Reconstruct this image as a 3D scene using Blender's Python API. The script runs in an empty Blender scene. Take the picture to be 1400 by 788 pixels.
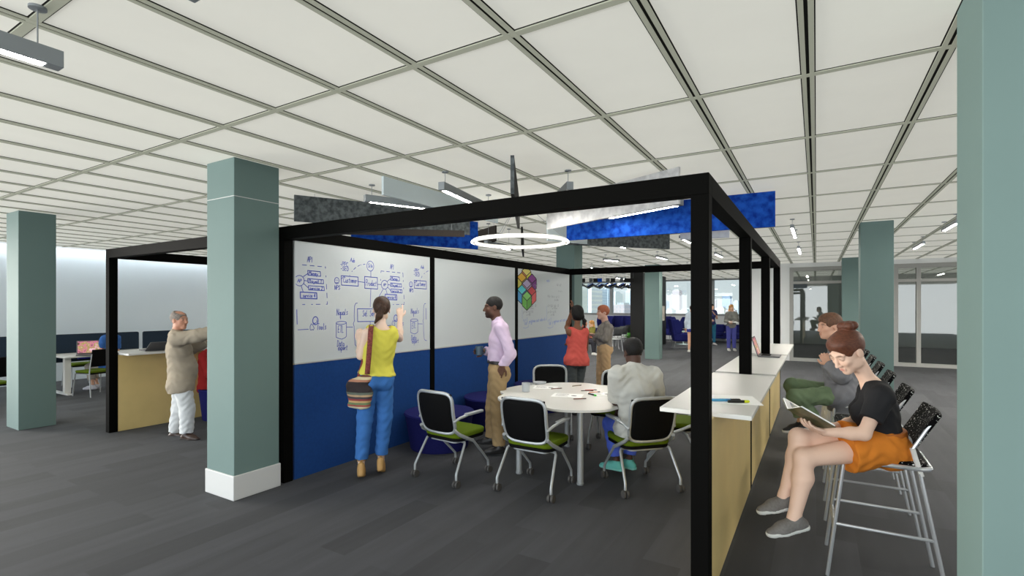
import bpy, bmesh, math, random
import numpy as np
from mathutils import Vector, Matrix
random.seed(7)
RNG = np.random.default_rng(7)
COL = bpy.context.scene.collection
PI = math.pi
# ------------------------------------------------------------------ camera maths (measured from the photo, frame 1400x788)
F = 693.5; TH = math.atan(416 / F); H = 1.70; CT, ST = math.cos(TH), math.sin(TH)
RIGHT = np.array([CT, ST, 0.0]); FWD = np.array([-ST, CT, 0.0]); UP = np.array([0, 0, 1.0])
def ray(px, py): return FWD + RIGHT * ((px - 700) / F) + UP * ((418 - py) / F)
EYE = np.array([0, 0, H])
def U(px, py, zc): return EYE + ray(px, py) * zc
def onZ(px, py, z=0.0): d = ray(px, py); return EYE + d * ((z - H) / d[2])
def onX(px, py, X): d = ray(px, py); return EYE + d * (X / d[0])
def depth(x, y): return -x * ST + y * CT
def nrm(v): v = np.asarray(v, float); return v / (np.linalg.norm(v) + 1e-12)

# ------------------------------------------------------------------ materials
def L(c):
    o = []
    for v in c[:3]:
        v = v / 255.0
        o.append(v / 12.92 if v <= 0.04045 else ((v + 0.055) / 1.055) ** 2.4)
    return (*o, 1.0)
MATS = {}
def mat(name, c, rough=0.6, metal=0.0, spec=0.4, noise=0.0, nscale=8.0, bump=0.0, bscale=60.0, emit=None, estr=0.0, c2=None, stretch=None, sheen=0.0):
    if name in MATS: return MATS[name]
    m = bpy.data.materials.new(name); m.use_nodes = True; MATS[name] = m
    nt = m.node_tree; b = nt.nodes['Principled BSDF']
    b.inputs['Base Color'].default_value = L(c); b.inputs['Roughness'].default_value = rough
    b.inputs['Metallic'].default_value = metal; b.inputs['Specular IOR Level'].default_value = spec
    if sheen: b.inputs['Sheen Weight'].default_value = sheen
    tc = nt.nodes.new('ShaderNodeTexCoord'); src = tc.outputs['Object']
    if stretch:
        mp = nt.nodes.new('ShaderNodeMapping'); mp.inputs['Scale'].default_value = stretch
        nt.links.new(src, mp.inputs['Vector']); src = mp.outputs['Vector']
    if noise or c2:
        n = nt.nodes.new('ShaderNodeTexNoise'); n.inputs['Scale'].default_value = nscale; n.inputs['Detail'].default_value = 5
        nt.links.new(src, n.inputs['Vector'])
        r = nt.nodes.new('ShaderNodeValToRGB')
        a = L(c); 
        if c2: lo, hi = L(c2), a
        else:
            lo = tuple(x * (1 - noise) for x in a[:3]) + (1,); hi = tuple(min(1, x * (1 + noise)) for x in a[:3]) + (1,)
        r.color_ramp.elements[0].position = 0.35; r.color_ramp.elements[1].position = 0.65
        r.color_ramp.elements[0].color = lo; r.color_ramp.elements[1].color = hi
        nt.links.new(n.outputs['Fac'], r.inputs['Fac']); nt.links.new(r.outputs['Color'], b.inputs['Base Color'])
    if bump:
        n2 = nt.nodes.new('ShaderNodeTexNoise'); n2.inputs['Scale'].default_value = bscale; n2.inputs['Detail'].default_value = 3
        nt.links.new(src, n2.inputs['Vector'])
        bp = nt.nodes.new('ShaderNodeBump'); bp.inputs['Strength'].default_value = bump; bp.inputs['Distance'].default_value = 0.01
        nt.links.new(n2.outputs['Fac'], bp.inputs['Height']); nt.links.new(bp.outputs['Normal'], b.inputs['Normal'])
    if emit is not None:
        b.inputs['Emission Color'].default_value = L(emit); b.inputs['Emission Strength'].default_value = estr
    return m
def attr_mat(name, rough=0.55, spec=0.35, bump=0.0, sss=0.0):
    if name in MATS: return MATS[name]
    m = bpy.data.materials.new(name); m.use_nodes = True; MATS[name] = m
    nt = m.node_tree; b = nt.nodes['Principled BSDF']
    a = nt.nodes.new('ShaderNodeAttribute'); a.attribute_name = 'Col'
    nt.links.new(a.outputs['Color'], b.inputs['Base Color'])
    b.inputs['Roughness'].default_value = rough; b.inputs['Specular IOR Level'].default_value = spec
    return m
SKIN = attr_mat('skin')
PAINTED = attr_mat('painted_surface', 0.6)

# ------------------------------------------------------------------ object helpers
def link(o, parent=None):
    COL.objects.link(o)
    if parent is not None: o.parent = parent
    return o
def tag(o, label=None, cat=None, group=None, kind=None):
    if label: o['label'] = label
    if cat: o['category'] = cat
    if group: o['group'] = group
    if kind: o['kind'] = kind
    return o
def thing(name, label, cat, loc=(0, 0, 0), rz=0.0, group=None):
    o = bpy.data.objects.new(name, None); o.empty_display_size = 0.1; link(o)
    o.location = [float(v) for v in loc]; o.rotation_euler = (0, 0, rz)
    return tag(o, label, cat, group)
def copy_tree(root, loc, rz, label, group=None, skip=()):
    def rec(o, par):
        c = o.copy(); COL.objects.link(c); c.parent = par
        for ch in o.children:
            if ch.name not in skip: rec(ch, c)
        return c
    r = rec(root, None); r.location = loc; r.rotation_euler = (0, 0, rz); r['label'] = label
    if group: r['group'] = group
    return r
class MB:
    def __init__(s): s.v = []; s.f = []; s.m = []; s.c = None
    def add(s, vs, fs, mi=0):
        n = len(s.v); s.v += [tuple(float(q) for q in p) for p in vs]; s.f += [tuple(i + n for i in f) for f in fs]; s.m += [mi] * len(fs)
        return s
    def box(s, x0, x1, y0, y1, z0, z1, mi=0, R=None, o=(0, 0, 0)):
        vs = [(x, y, z) for z in (z0, z1) for y in (y0, y1) for x in (x0, x1)]
        if R is not None: vs = [tuple(R @ Vector(p) + Vector(o)) for p in vs]
        return s.add(vs, [(0, 2, 3, 1), (4, 5, 7, 6), (0, 1, 5, 4), (2, 6, 7, 3), (0, 4, 6, 2), (1, 3, 7, 5)], mi)
    def tube(s, pts, r, n=10, closed=False, mi=0, flat=1.0):
        pts = [np.array(p, float) for p in pts]; N = len(pts); rs = r if isinstance(r, (list, tuple)) else [r] * N
        T = []
        for i in range(N):
            a = pts[(i - 1) % N] if (closed or i > 0) else pts[i]; b = pts[(i + 1) % N] if (closed or i < N - 1) else pts[i]
            T.append(nrm(b - a))
        u = np.cross(T[0], [0, 0, 1.0]); 
        if np.linalg.norm(u) < 0.1: u = np.cross(T[0], [1.0, 0, 0])
        u = nrm(u); vs = []
        for i in range(N):
            u = nrm(u - T[i] * np.dot(u, T[i])); w = np.cross(T[i], u)
            for k in range(n):
                a = 2 * PI * k / n
                vs.append(pts[i] + (u * math.cos(a) + w * math.sin(a) * flat) * rs[i])
        fs = []
        for i in range(N if closed else N - 1):
            j = (i + 1) % N
            for k in range(n):
                q = (k + 1) % n; fs.append((i * n + k, i * n + q, j * n + q, j * n + k))
        if not closed:
            fs.append(tuple(reversed(range(n)))); fs.append(tuple((N - 1) * n + k for k in range(n)))
        return s.add(vs, fs, mi)
    def lathe(s, prof, c=(0, 0, 0), n=24, mi=0, axis='z'):
        vs = []
        for r, z in prof:
            for k in range(n):
                a = 2 * PI * k / n; p = (r * math.cos(a), r * math.sin(a), z)
                if axis == 'x': p = (p[2], p[0], p[1])
                if axis == 'y': p = (p[0], p[2], p[1])
                vs.append((p[0] + c[0], p[1] + c[1], p[2] + c[2]))
        fs = []
        for i in range(len(prof) - 1):
            for k in range(n):
                q = (k + 1) % n; fs.append((i * n + k, i * n + q, (i + 1) * n + q, (i + 1) * n + k))
        fs.append(tuple(reversed(range(n)))); fs.append(tuple((len(prof) - 1) * n + k for k in range(n)))
        return s.add(vs, fs, mi)
    def prism(s, out, z0, z1, mi=0, mtop=None):
        n = len(out); vs = [(x, y, z0) for x, y in out] + [(x, y, z1) for x, y in out]
        s.add(vs, [tuple(reversed(range(n)))] + [(k, (k + 1) % n, n + (k + 1) % n, n + k) for k in range(n)], mi)
        s.f.append(tuple(len(s.v) - 2 * n + n + k for k in range(n))); s.m.append(mi if mtop is None else mtop)
        return s
    def grid(s, fn, nu, nv, mi=0, thick=None):
        vs = [fn(i / nu, j / nv) for j in range(nv + 1) for i in range(nu + 1)]
        fs = [(j * (nu + 1) + i, j * (nu + 1) + i + 1, (j + 1) * (nu + 1) + i + 1, (j + 1) * (nu + 1) + i) for j in range(nv) for i in range(nu)]
        return s.add(vs, fs, mi)
    def build(s, name, m, parent=None, smooth=False, bevel=0.0, seg=2, solid=0.0, at=None):
        vs = s.v
        me = bpy.data.meshes.new(name); me.from_pydata(vs, [], s.f); me.update()
        ms = m if isinstance(m, (list, tuple)) else [m]
        for q in ms: me.materials.append(q)
        if len(ms) > 1: me.polygons.foreach_set('material_index', s.m)
        bm = bmesh.new(); bm.from_mesh(me); bmesh.ops.recalc_face_normals(bm, faces=bm.faces[:]); bm.to_mesh(me); bm.free()
        o = bpy.data.objects.new(name, me); link(o, parent)
        if at is not None:
            me.transform(Matrix.Translation(Vector([-float(q) for q in at]))); o.location = [float(q) for q in at]
        if smooth:
            me.polygons.foreach_set('use_smooth', [True] * len(me.polygons))
            me.set_sharp_from_angle(angle=math.radians(40))
        if solid:
            md = o.modifiers.new('thickness', 'SOLIDIFY'); md.thickness = solid; md.offset = 0
        if bevel:
            md = o.modifiers.new('edge', 'BEVEL'); md.width = bevel; md.segments = seg; md.limit_method = 'ANGLE'; md.angle_limit = math.radians(40)
        return o
def rrect(w, d, r, n=5, cx=0, cy=0):
    o = []
    for sx, sy, a0 in ((1, 1, 0), (-1, 1, 90), (-1, -1, 180), (1, -1, 270)):
        for k in range(n + 1):
            a = math.radians(a0 + 90 * k / n); o.append((cx + sx * (w / 2 - r) + r * math.cos(a), cy + sy * (d / 2 - r) + r * math.sin(a)))
    return o
def rotz(a): return Matrix.Rotation(a, 3, 'Z')

# ------------------------------------------------------------------ base materials
M_BLACK = mat('black_powder_coat', (5, 5, 4), 0.7, spec=0.05)
M_SILVER = mat('silver_metal', (168, 172, 174), 0.38, 0.45, 0.5)
M_CHROME = mat('chrome', (200, 202, 204), 0.25, 0.6, 0.5)
M_WHITE = mat('white_laminate', (212, 211, 206), 0.35, spec=0.4)
M_EDGE = mat('grey_edge_band', (168, 170, 172), 0.5)
M_TEAL = mat('teal_paint', (105, 126, 123), 0.7, spec=0.15, noise=0.02, nscale=2)
M_BASEWHITE = mat('white_baseboard_paint', (196, 197, 196), 0.5)
M_NAVY = mat('navy_upholstery', (30, 32, 92), 0.9, spec=0.15, noise=0.1, nscale=90)
M_GREEN = mat('green_upholstery', (84, 103, 14), 0.85, spec=0.15, noise=0.12, nscale=120)
M_MESH = mat('black_mesh_fabric', (7, 7, 8), 0.75, spec=0.12)
M_RUBBER = mat('dark_grey_rubber', (70, 68, 66), 0.6)
M_GOLD = mat('gold_veneer', (222, 196, 132), 0.38, 0.1, 0.5, noise=0.04, nscale=3)
M_LIGHT = mat('luminous_diffuser', (255, 255, 255), 0.5, emit=(255, 250, 240), estr=40.0)
M_RING = mat('ring_diffuser', (255, 255, 255), 0.5, emit=(255, 250, 240), estr=10.0)
M_PAPER = mat('white_paper', (244, 244, 242), 0.8, spec=0.1)
M_INK = mat('dark_ink', (60, 60, 66), 0.8)
M_DARKSOLE = mat('brown_leather', (58, 46, 40), 0.4)
M_FIX = mat('grey_fixture_metal', (140, 146, 150), 0.45, 0.3)

# ------------------------------------------------------------------ setting
def floor_mat():
    m = bpy.data.materials.new('carpet_planks'); m.use_nodes = True; nt = m.node_tree; b = nt.nodes['Principled BSDF']
    tc = nt.nodes.new('ShaderNodeTexCoord')
    mp = nt.nodes.new('ShaderNodeMapping'); mp.inputs['Rotation'].default_value = (0, 0, PI / 2); nt.links.new(tc.outputs['Object'], mp.inputs['Vector'])
    br = nt.nodes.new('ShaderNodeTexBrick'); br.inputs['Scale'].default_value = 1.0
    br.inputs['Brick Width'].default_value = 1.0; br.inputs['Row Height'].default_value = 0.25; br.inputs['Mortar Size'].default_value = 0.0
    br.inputs['Color1'].default_value = L((45, 46, 49)); br.inputs['Color2'].default_value = L((60, 61, 65)); br.inputs['Bias'].default_value = 0.15
    br.offset = 0.37; br.inputs['Mortar'].default_value = L((50, 50, 52))
    nt.links.new(mp.outputs['Vector'], br.inputs['Vector'])
    m2 = nt.nodes.new('ShaderNodeMapping'); m2.inputs['Scale'].default_value = (9, 1.0, 1); nt.links.new(tc.outputs['Object'], m2.inputs['Vector'])
    n = nt.nodes.new('ShaderNodeTexNoise'); n.inputs['Scale'].default_value = 1.0; n.inputs['Detail'].default_value = 6; nt.links.new(m2.outputs['Vector'], n.inputs['Vector'])
    n3 = nt.nodes.new('ShaderNodeTexNoise'); n3.inputs['Scale'].default_value = 240; n3.inputs['Detail'].default_value = 2; nt.links.new(tc.outputs['Object'], n3.inputs['Vector'])
    mx = nt.nodes.new('ShaderNodeMixRGB'); mx.blend_type = 'OVERLAY'; mx.inputs['Fac'].default_value = 0.35
    nt.links.new(br.outputs['Color'], mx.inputs['Color1']); nt.links.new(n.outputs['Fac'], mx.inputs['Color2'])
    mx2 = nt.nodes.new('ShaderNodeMixRGB'); mx2.blend_type = 'OVERLAY'; mx2.inputs['Fac'].default_value = 0.35
    nt.links.new(mx.outputs['Color'], mx2.inputs['Color1']); nt.links.new(n3.outputs['Fac'], mx2.inputs['Color2'])
    nt.links.new(mx2.outputs['Color'], b.inputs['Base Color']); b.inputs['Roughness'].default_value = 0.8; b.inputs['Specular IOR Level'].default_value = 0.25
    b.inputs['Sheen Weight'].default_value = 0.06; b.inputs['Sheen Roughness'].default_value = 0.4
    bp = nt.nodes.new('ShaderNodeBump'); bp.inputs['Strength'].default_value = 0.35; bp.inputs['Distance'].default_value = 0.004
    nt.links.new(n3.outputs['Fac'], bp.inputs['Height']); nt.links.new(bp.outputs['Normal'], b.inputs['Normal'])
    return m
X0, X1, Y0, Y1, CZ = -14.6, 7.0, -4.0, 26.0, 3.0
YR, XR = 17.8, -1.8
def struct(name, mb, m, **k): return tag(mb.build(name, m, **k), kind='structure')
struct('floor', MB().box(X0 - .2, X1, Y0, 34, -0.12, 0.0), floor_mat())
M_TILE = mat('glowing_ceiling_tile', (206, 206, 197), 0.9, spec=0.1, noise=0.015, nscale=3, emit=(206, 205, 196), estr=0.44)  # tiles given a glow to look lit and fill the room softly
M_BAR = mat('glowing_grid_metal', (138, 140, 126), 0.6, spec=0.2, emit=(138, 140, 126), estr=0.5)  # bars share the ceiling's added glow
M_SLOT_SHADE = mat('grid_slot_and_edge_shade', (38, 38, 36), 0.8, spec=0.1)  # dark slot, also used for painted shade lines along tile edges
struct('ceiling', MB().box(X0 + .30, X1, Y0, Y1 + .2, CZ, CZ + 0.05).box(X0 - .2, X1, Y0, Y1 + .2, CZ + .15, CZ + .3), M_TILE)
cv = thing('added_wall_fill', 'added strip light hidden above the ceiling edge to brighten the pale blue wall', 'light', (X0 + .15, 12, CZ + .10))  # unseen strip added above the ceiling edge to brighten the left wall
MB().box(-.05, .05, -10, 13.5, .0, .03).build('housing', M_FIX, cv); MB().box(-.035, .035, -9.9, 13.4, -.006, .001).build('diffuser', mat('added_fill_diffuser', (255, 255, 255), .5, emit=(240, 246, 255), estr=13.0), cv)
gm = MB(); x = -0.04
xs = [-0.04 + 0.607 * k for k in range(-24, 12) if X0 + .34 < -0.04 + 0.607 * k < X1]
ys = [2.08 + 1.22 * k for k in range(-5, 20) if Y0 < 2.08 + 1.22 * k < Y1]
for x in xs:
    gm.box(x - .030, x - .008, Y0, Y1, CZ - .009, CZ + .02); gm.box(x + .008, x + .030, Y0, Y1, CZ - .009, CZ + .02)
    gm.box(x - .008, x + .008, Y0, Y1, CZ - .004, CZ + .02, 1)
    for s in (-1, 1): gm.box(x + s * .034 - .003, x + s * .034 + .003, Y0, Y1, CZ - .003, CZ + .01, 1)  # dark strips paint contact shade along the tile edges
for y in ys:
    gm.box(X0 + .30, X1, y - .020, y + .020, CZ - .008, CZ + .02)
    for s in (-1, 1): gm.box(X0 + .30, X1, y + s * .024 - .003, y + s * .024 + .003, CZ - .002, CZ + .01, 1)  # painted edge shade on both sides of the cross bars
struct('ceiling_grid', gm, [M_BAR, M_SLOT_SHADE])
M_WALLBLUE = mat('pale_blue_wall_paint', (222, 233, 240), 0.8, spec=0.15, noise=0.01, nscale=1)
M_WALLWHITE = mat('white_wall_paint', (224, 226, 226), 0.75, spec=0.2, noise=0.01, nscale=1)
struct('wall_left', MB().box(X0 - .2, X0, 1.6, Y1 + .2, 0, CZ), M_WALLBLUE)
# back window wall: low wall, sill, mullions, glass
SILL = 1.24
struct('wall_back', MB().box(X0, XR, Y1, Y1 + .2, 0, SILL), M_WALLWHITE)
M_MULL = mat('grey_window_metal', (150, 153, 154), 0.5)
M_FRAME = mat('grey_partition_metal', (158, 158, 154), 0.5)
def glass(name, tint, fac):
    m = bpy.data.materials.new(name); m.use_nodes = True; nt = m.node_tree
    for n in list(nt.nodes): nt.nodes.remove(n)
    o = nt.nodes.new('ShaderNodeOutputMaterial'); mx = nt.nodes.new('ShaderNodeMixShader'); t = nt.nodes.new('ShaderNodeBsdfTransparent'); g = nt.nodes.new('ShaderNodeBsdfGlossy')
    t.inputs['Color'].default_value = L(tint); g.inputs['Roughness'].default_value = 0.02; mx.inputs['Fac'].default_value = fac
    nt.links.new(t.outputs[0], mx.inputs[1]); nt.links.new(g.outputs[0], mx.inputs[2]); nt.links.new(mx.outputs[0], o.inputs[0]); return m
M_GLASS = glass('window_glass', (240, 246, 246), 0.06)
M_GLASS2 = glass('partition_glass', (222, 226, 224), 0.09)
wx = [X0 + .1, -12.0, -9.42, -6.9, -4.3, XR - .05]
for i in range(len(wx) - 1):
    w = struct('window_%d' % (i + 1), MB().box(wx[i], wx[i + 1], Y1 + .09, Y1 + .11, SILL + .05, CZ - .02), M_GLASS)
    fm = MB(); a, b = wx[i], wx[i + 1]
    fm.box(a - .07, a + .07, Y1, Y1 + .2, SILL, CZ); fm.box(b - .07, b + .07, Y1, Y1 + .2, SILL, CZ) if i == len(wx) - 2 else None
    fm.box(a, b, Y1 - .03, Y1 + .2, SILL - .04, SILL + .06); fm.box(a, b, Y1, Y1 + .2, CZ - .08, CZ)
    fo = fm.build('window_frame', M_MULL, w)
# right return and glazed end wall
struct('wall_return', MB().box(XR - .15, XR, YR, Y1 + .2, 0, CZ), M_WALLWHITE)
struct('wall_right_end', MB().box(XR, -0.66, YR, YR + .15, 0, CZ).box(-0.66, X1, YR, YR + .15, 2.87, CZ), M_WALLWHITE)
bays = [(-0.66, 0.72), (0.72, 1.92), (1.92, 2.42), (2.42, 4.6), (4.6, X1)]
for i, (a, b) in enumerate(bays):
    w = struct('window_%d' % (i + 6), MB().box(a + .03, b - .03, YR + .06, YR + .075, .06, 2.85), M_GLASS2)
    fm = MB(); fm.box(a - .045, a + .055, YR - .02, YR + .14, 0, 2.87)
    if i == len(bays) - 1: fm.box(b - .045, b, YR - .02, YR + .14, 0, 2.87)
    fm.box(a + .055, b - .045, YR - .018, YR + .138, 2.75, 2.868).box(a + .055, b - .045, YR - .015, YR + .13, 2.36, 2.44).box(a + .055, b - .045, YR - .018, YR + .138, 0.001, .10)
    fm.build('window_frame', M_FRAME, w)
M_FAR = mat('far_room_paint', (168, 172, 170), 0.8)
struct('wall_far_room', MB().box(XR, X1, 26.0, 26.2, 0, CZ), M_FAR)
struct('wall_right', MB().box(X1, X1 + .2, 5.5, Y1 + .2, 0, CZ), M_WALLWHITE)

# columns
def column(x0, y0, w, d, label, base=False):
    cx, cy = x0 + w / 2, y0 + d / 2
    t = thing('column', label, 'column', (cx, cy, 0), group='teal columns')
    MB().box(-w / 2, w / 2, -d / 2, d / 2, 0, 2.995).build('shaft', M_TEAL, t, bevel=.004)
    if base:
        MB().box(-w / 2 - .012, w / 2 + .012, -d / 2 - .012, d / 2 + .012, 0, .215).build('baseboard', M_BASEWHITE, t, bevel=.006)
        MB().box(-w / 2 - .001, w / 2 + .001, -d / 2 - .001, d / 2 + .001, 2.655, 2.661).build('joint_line', M_BASEWHITE, t)
    return t
column(-4.772, 2.54, .43, .43, 'teal square column with white baseboard standing at the booth front corner', True)
column(-9.765, 2.46, .47, .40, 'teal square column nearest the pale blue wall, without baseboard')
column(.532, 2.53, .45, .40, 'largest teal square column, cropped at the right edge of the photo')
column(.587, 9.55, .42, .40, 'teal square column behind the row of bar stools')
column(-4.75, 9.75, .42, .42, 'teal square column behind the last whiteboard, partly hidden')
column(-4.69, 16.05, .455, .38, 'teal square column in front of the black block near the lounge')
column(.60, 16.4, .38, .40, 'narrow far teal column beside the glass partition')

# ------------------------------------------------------------------ booth frame, whiteboards and panels
FX = [-8.17, -4.455, -.62]; PW = .10; FT = 2.455
FY = [3.03, 5.16, 7.36, 9.58]
bf = thing('booth_frame', 'large black square-tube frame enclosing the two meeting booths', 'frame', (-4.4, 3.08, 0))
def bpart(name, x0, x1, y0, y1, z0, z1):
    MB().box(x0 + 4.4, x1 + 4.4, y0 - 3.08, y1 - 3.08, z0, z1).build(name, M_BLACK, bf, bevel=.003)
for xi, x in enumerate(FX):
    for yi, y in enumerate(FY):
        w = PW
        if xi == 1 and 0 < yi < 3: bpart('mullion', x + .01, x + PW, y + .02, y + .10, 0, FT - .12)
        else: bpart('post', x, x + PW, y, y + PW, 0, FT - .12)
for x in FX: bpart('beam', x, x + PW, FY[0] + PW, FY[3], FT - .12, FT)
bpart('beam', FX[0], FX[2] + PW, FY[0], FY[0] + PW, FT - .12, FT)
bpart('beam', FX[0], FX[2] + PW, FY[3], FY[3] + PW, FT - .12, FT)
XW = FX[1] + PW  # face of divider wall
M_BOARD = mat('whiteboard_surface', (196, 203, 206), 0.28, spec=0.45)
M_BLUEP = mat('blue_felt_panel', (22, 62, 122), 0.85, spec=0.2, noise=0.06, nscale=40)
M_MARK = mat('blue_marker', (84, 96, 186), 0.7)
M_MARKG = mat('grey_marker', (146, 151, 162), 0.7)
M_MARKL = mat('light_blue_marker', (146, 164, 212), 0.7)
yb = [(3.15, 5.17), (5.27, 7.37), (7.47, 9.57)]
wbs = []
wl = ['whiteboard covered in blue flow-chart boxes beside the front post', 'blank whiteboard behind the man in the lilac shirt', 'whiteboard with coloured cubes and faint equations, farthest from the front post']
pl = ['blue felt panel below the flow-chart whiteboard', 'blue felt panel below the blank whiteboard', 'blue felt panel below the coloured cubes whiteboard']
for (a, b), l1, l2 in zip(yb, wl, pl):
    o = MB().box(XW - .045, XW - .008, a, b, 1.135, FT - .12).build('whiteboard', M_BOARD, at=(XW, (a + b) / 2, 1.135)); tag(o, l1, 'whiteboard', 'booth whiteboards'); wbs.append(o)
    e = MB().box(-.012, -.002, a - (a + b) / 2, b - (a + b) / 2, -.012, 0).build('tray_edge', M_EDGE, o)
    o = MB().box(XW - .05, XW - .008, a, b, 0.0, 1.118).build('felt_panel', M_BLUEP, at=(XW, (a + b) / 2, 0)); tag(o, l2, 'panel', 'blue panels under the whiteboards')
# ---- stroke lettering
GL = {'A': [[(0, 0), (.3, 1), (.6, 0)], [(.12, .4), (.5, .4)]], 'P': [[(.05, 0), (.05, 1), (.4, 1), (.55, .8), (.45, .55), (.05, .5)]], 'I': [[(.2, 0), (.2, 1)]],
 'C': [[(.55, .85), (.3, 1), (.05, .6), (.1, .15), (.35, 0), (.6, .15)]], 'S': [[(.5, .85), (.25, 1), (.05, .8), (.3, .52), (.5, .3), (.3, 0), (.03, .12)]],
 'E': [[(.5, 1), (.05, 1), (.05, 0), (.5, 0)], [(.05, .5), (.4, .5)]], 'O': [[(.3, 1), (.05, .6), (.15, .05), (.4, 0), (.58, .5), (.3, 1)]], 'D': [[(.05, 0), (.05, 1), (.35, .95), (.55, .55), (.4, .1), (.05, 0)]],
 'T': [[(0, 1), (.6, 1)], [(.3, 1), (.28, 0)]], 'L': [[(.05, 1), (.05, 0), (.5, 0)]], 'N': [[(.05, 0), (.05, 1), (.5, 0), (.52, 1)]], 'M': [[(0, 0), (.1, 1), (.3, .4), (.5, 1), (.6, 0)]], 'R': [[(.05, 0), (.05, 1), (.45, .9), (.4, .55), (.05, .5), (.5, 0)]],
 'a': [[(.42, .5), (.15, .55), (.03, .2), (.2, 0), (.4, .2), (.42, .5), (.5, 0)]], 'c': [[(.42, .45), (.2, .55), (.03, .25), (.2, 0), (.45, .1)]], 'd': [[(.42, .3), (.2, .5), (.03, .2), (.2, 0), (.42, .3)], [(.45, 1), (.45, 0)]],
 'e': [[(.05, .28), (.42, .32), (.25, .55), (.05, .3), (.2, 0), (.45, .1)]], 'g': [[(.42, .5), (.15, .5), (.05, .2), (.3, .05), (.42, .5), (.4, -.35), (.1, -.3)]], 'i': [[(.15, .5), (.18, 0)], [(.16, .75), (.17, .8)]],
 'j': [[(.3, .5), (.28, -.3), (.05, -.3)]], 'h': [[(.05, 1), (.05, 0)], [(.05, .35), (.25, .52), (.4, .3), (.42, 0)]], 'q': [[(.42, .5), (.15, .5), (.05, .2), (.3, .05), (.42, .5), (.42, -.4)]], 'b': [[(.05, 1), (.05, 0), (.3, .02), (.42, .3), (.25, .5), (.05, .4)]], 'w': [[(.02, .5), (.12, 0), (.24, .4), (.36, 0), (.46, .5)]], 'k': [[(.05, 1), (.05, 0)], [(.35, .5), (.08, .25), (.4, 0)]], 'l': [[(.15, 1), (.15, .1), (.25, 0)]], 'm': [[(.02, .5), (.05, 0), (.05, .35), (.2, .5), (.25, 0), (.28, .4), (.42, .5), (.5, 0)]], 'n': [[(.03, .5), (.06, 0), (.08, .35), (.25, .52), (.4, .4), (.42, 0)]],
 'o': [[(.22, .52), (.03, .28), (.2, 0), (.42, .25), (.22, .52)]], 'p': [[(.05, .5), (.05, -.4)], [(.05, .45), (.3, .55), (.42, .25), (.2, 0), (.05, .1)]], 'r': [[(.05, .5), (.07, 0), (.1, .35), (.35, .52)]],
 's': [[(.35, .48), (.15, .55), (.08, .38), (.35, .18), (.2, 0), (.03, .05)]], 't': [[(.2, .85), (.2, .05), (.35, 0)], [(.03, .55), (.4, .58)]], 'u': [[(.05, .5), (.08, .08), (.25, 0), (.4, .2), (.42, .5), (.45, 0)]],
 'v': [[(.03, .5), (.2, 0), (.4, .5)]], 'x': [[(.03, .5), (.4, 0)], [(.4, .5), (.03, 0)]], 'y': [[(.03, .5), (.2, .05)], [(.42, .5), (.1, -.4)]], 'z': [[(.03, .5), (.4, .5), (.05, 0), (.42, 0)]], 'f': [[(.4, .95), (.2, .9), (.15, -.1)], [(.02, .5), (.35, .5)]],
 '-': [[(.05, .4), (.4, .42)]], '.': [[(.1, 0), (.13, .04)]], '1': [[(.1, .8), (.22, 1), (.22, 0)]], '2': [[(.05, .8), (.25, 1), (.45, .75), (.05, 0), (.5, 0)]], '3': [[(.05, .9), (.4, .95), (.2, .55), (.45, .3), (.2, 0), (.03, .1)]],
 '4': [[(.35, 0), (.35, 1), (.02, .35), (.5, .35)]], '=': [[(.05, .3), (.45, .3)], [(.05, .55), (.45, .55)]], '+': [[(.05, .4), (.45, .4)], [(.25, .15), (.25, .65)]], '(': [[(.3, 1), (.1, .5), (.3, 0)]], ')': [[(.05, 1), (.25, .5), (.05, 0)]], '/': [[(0, 0), (.4, 1)]]}
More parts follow.
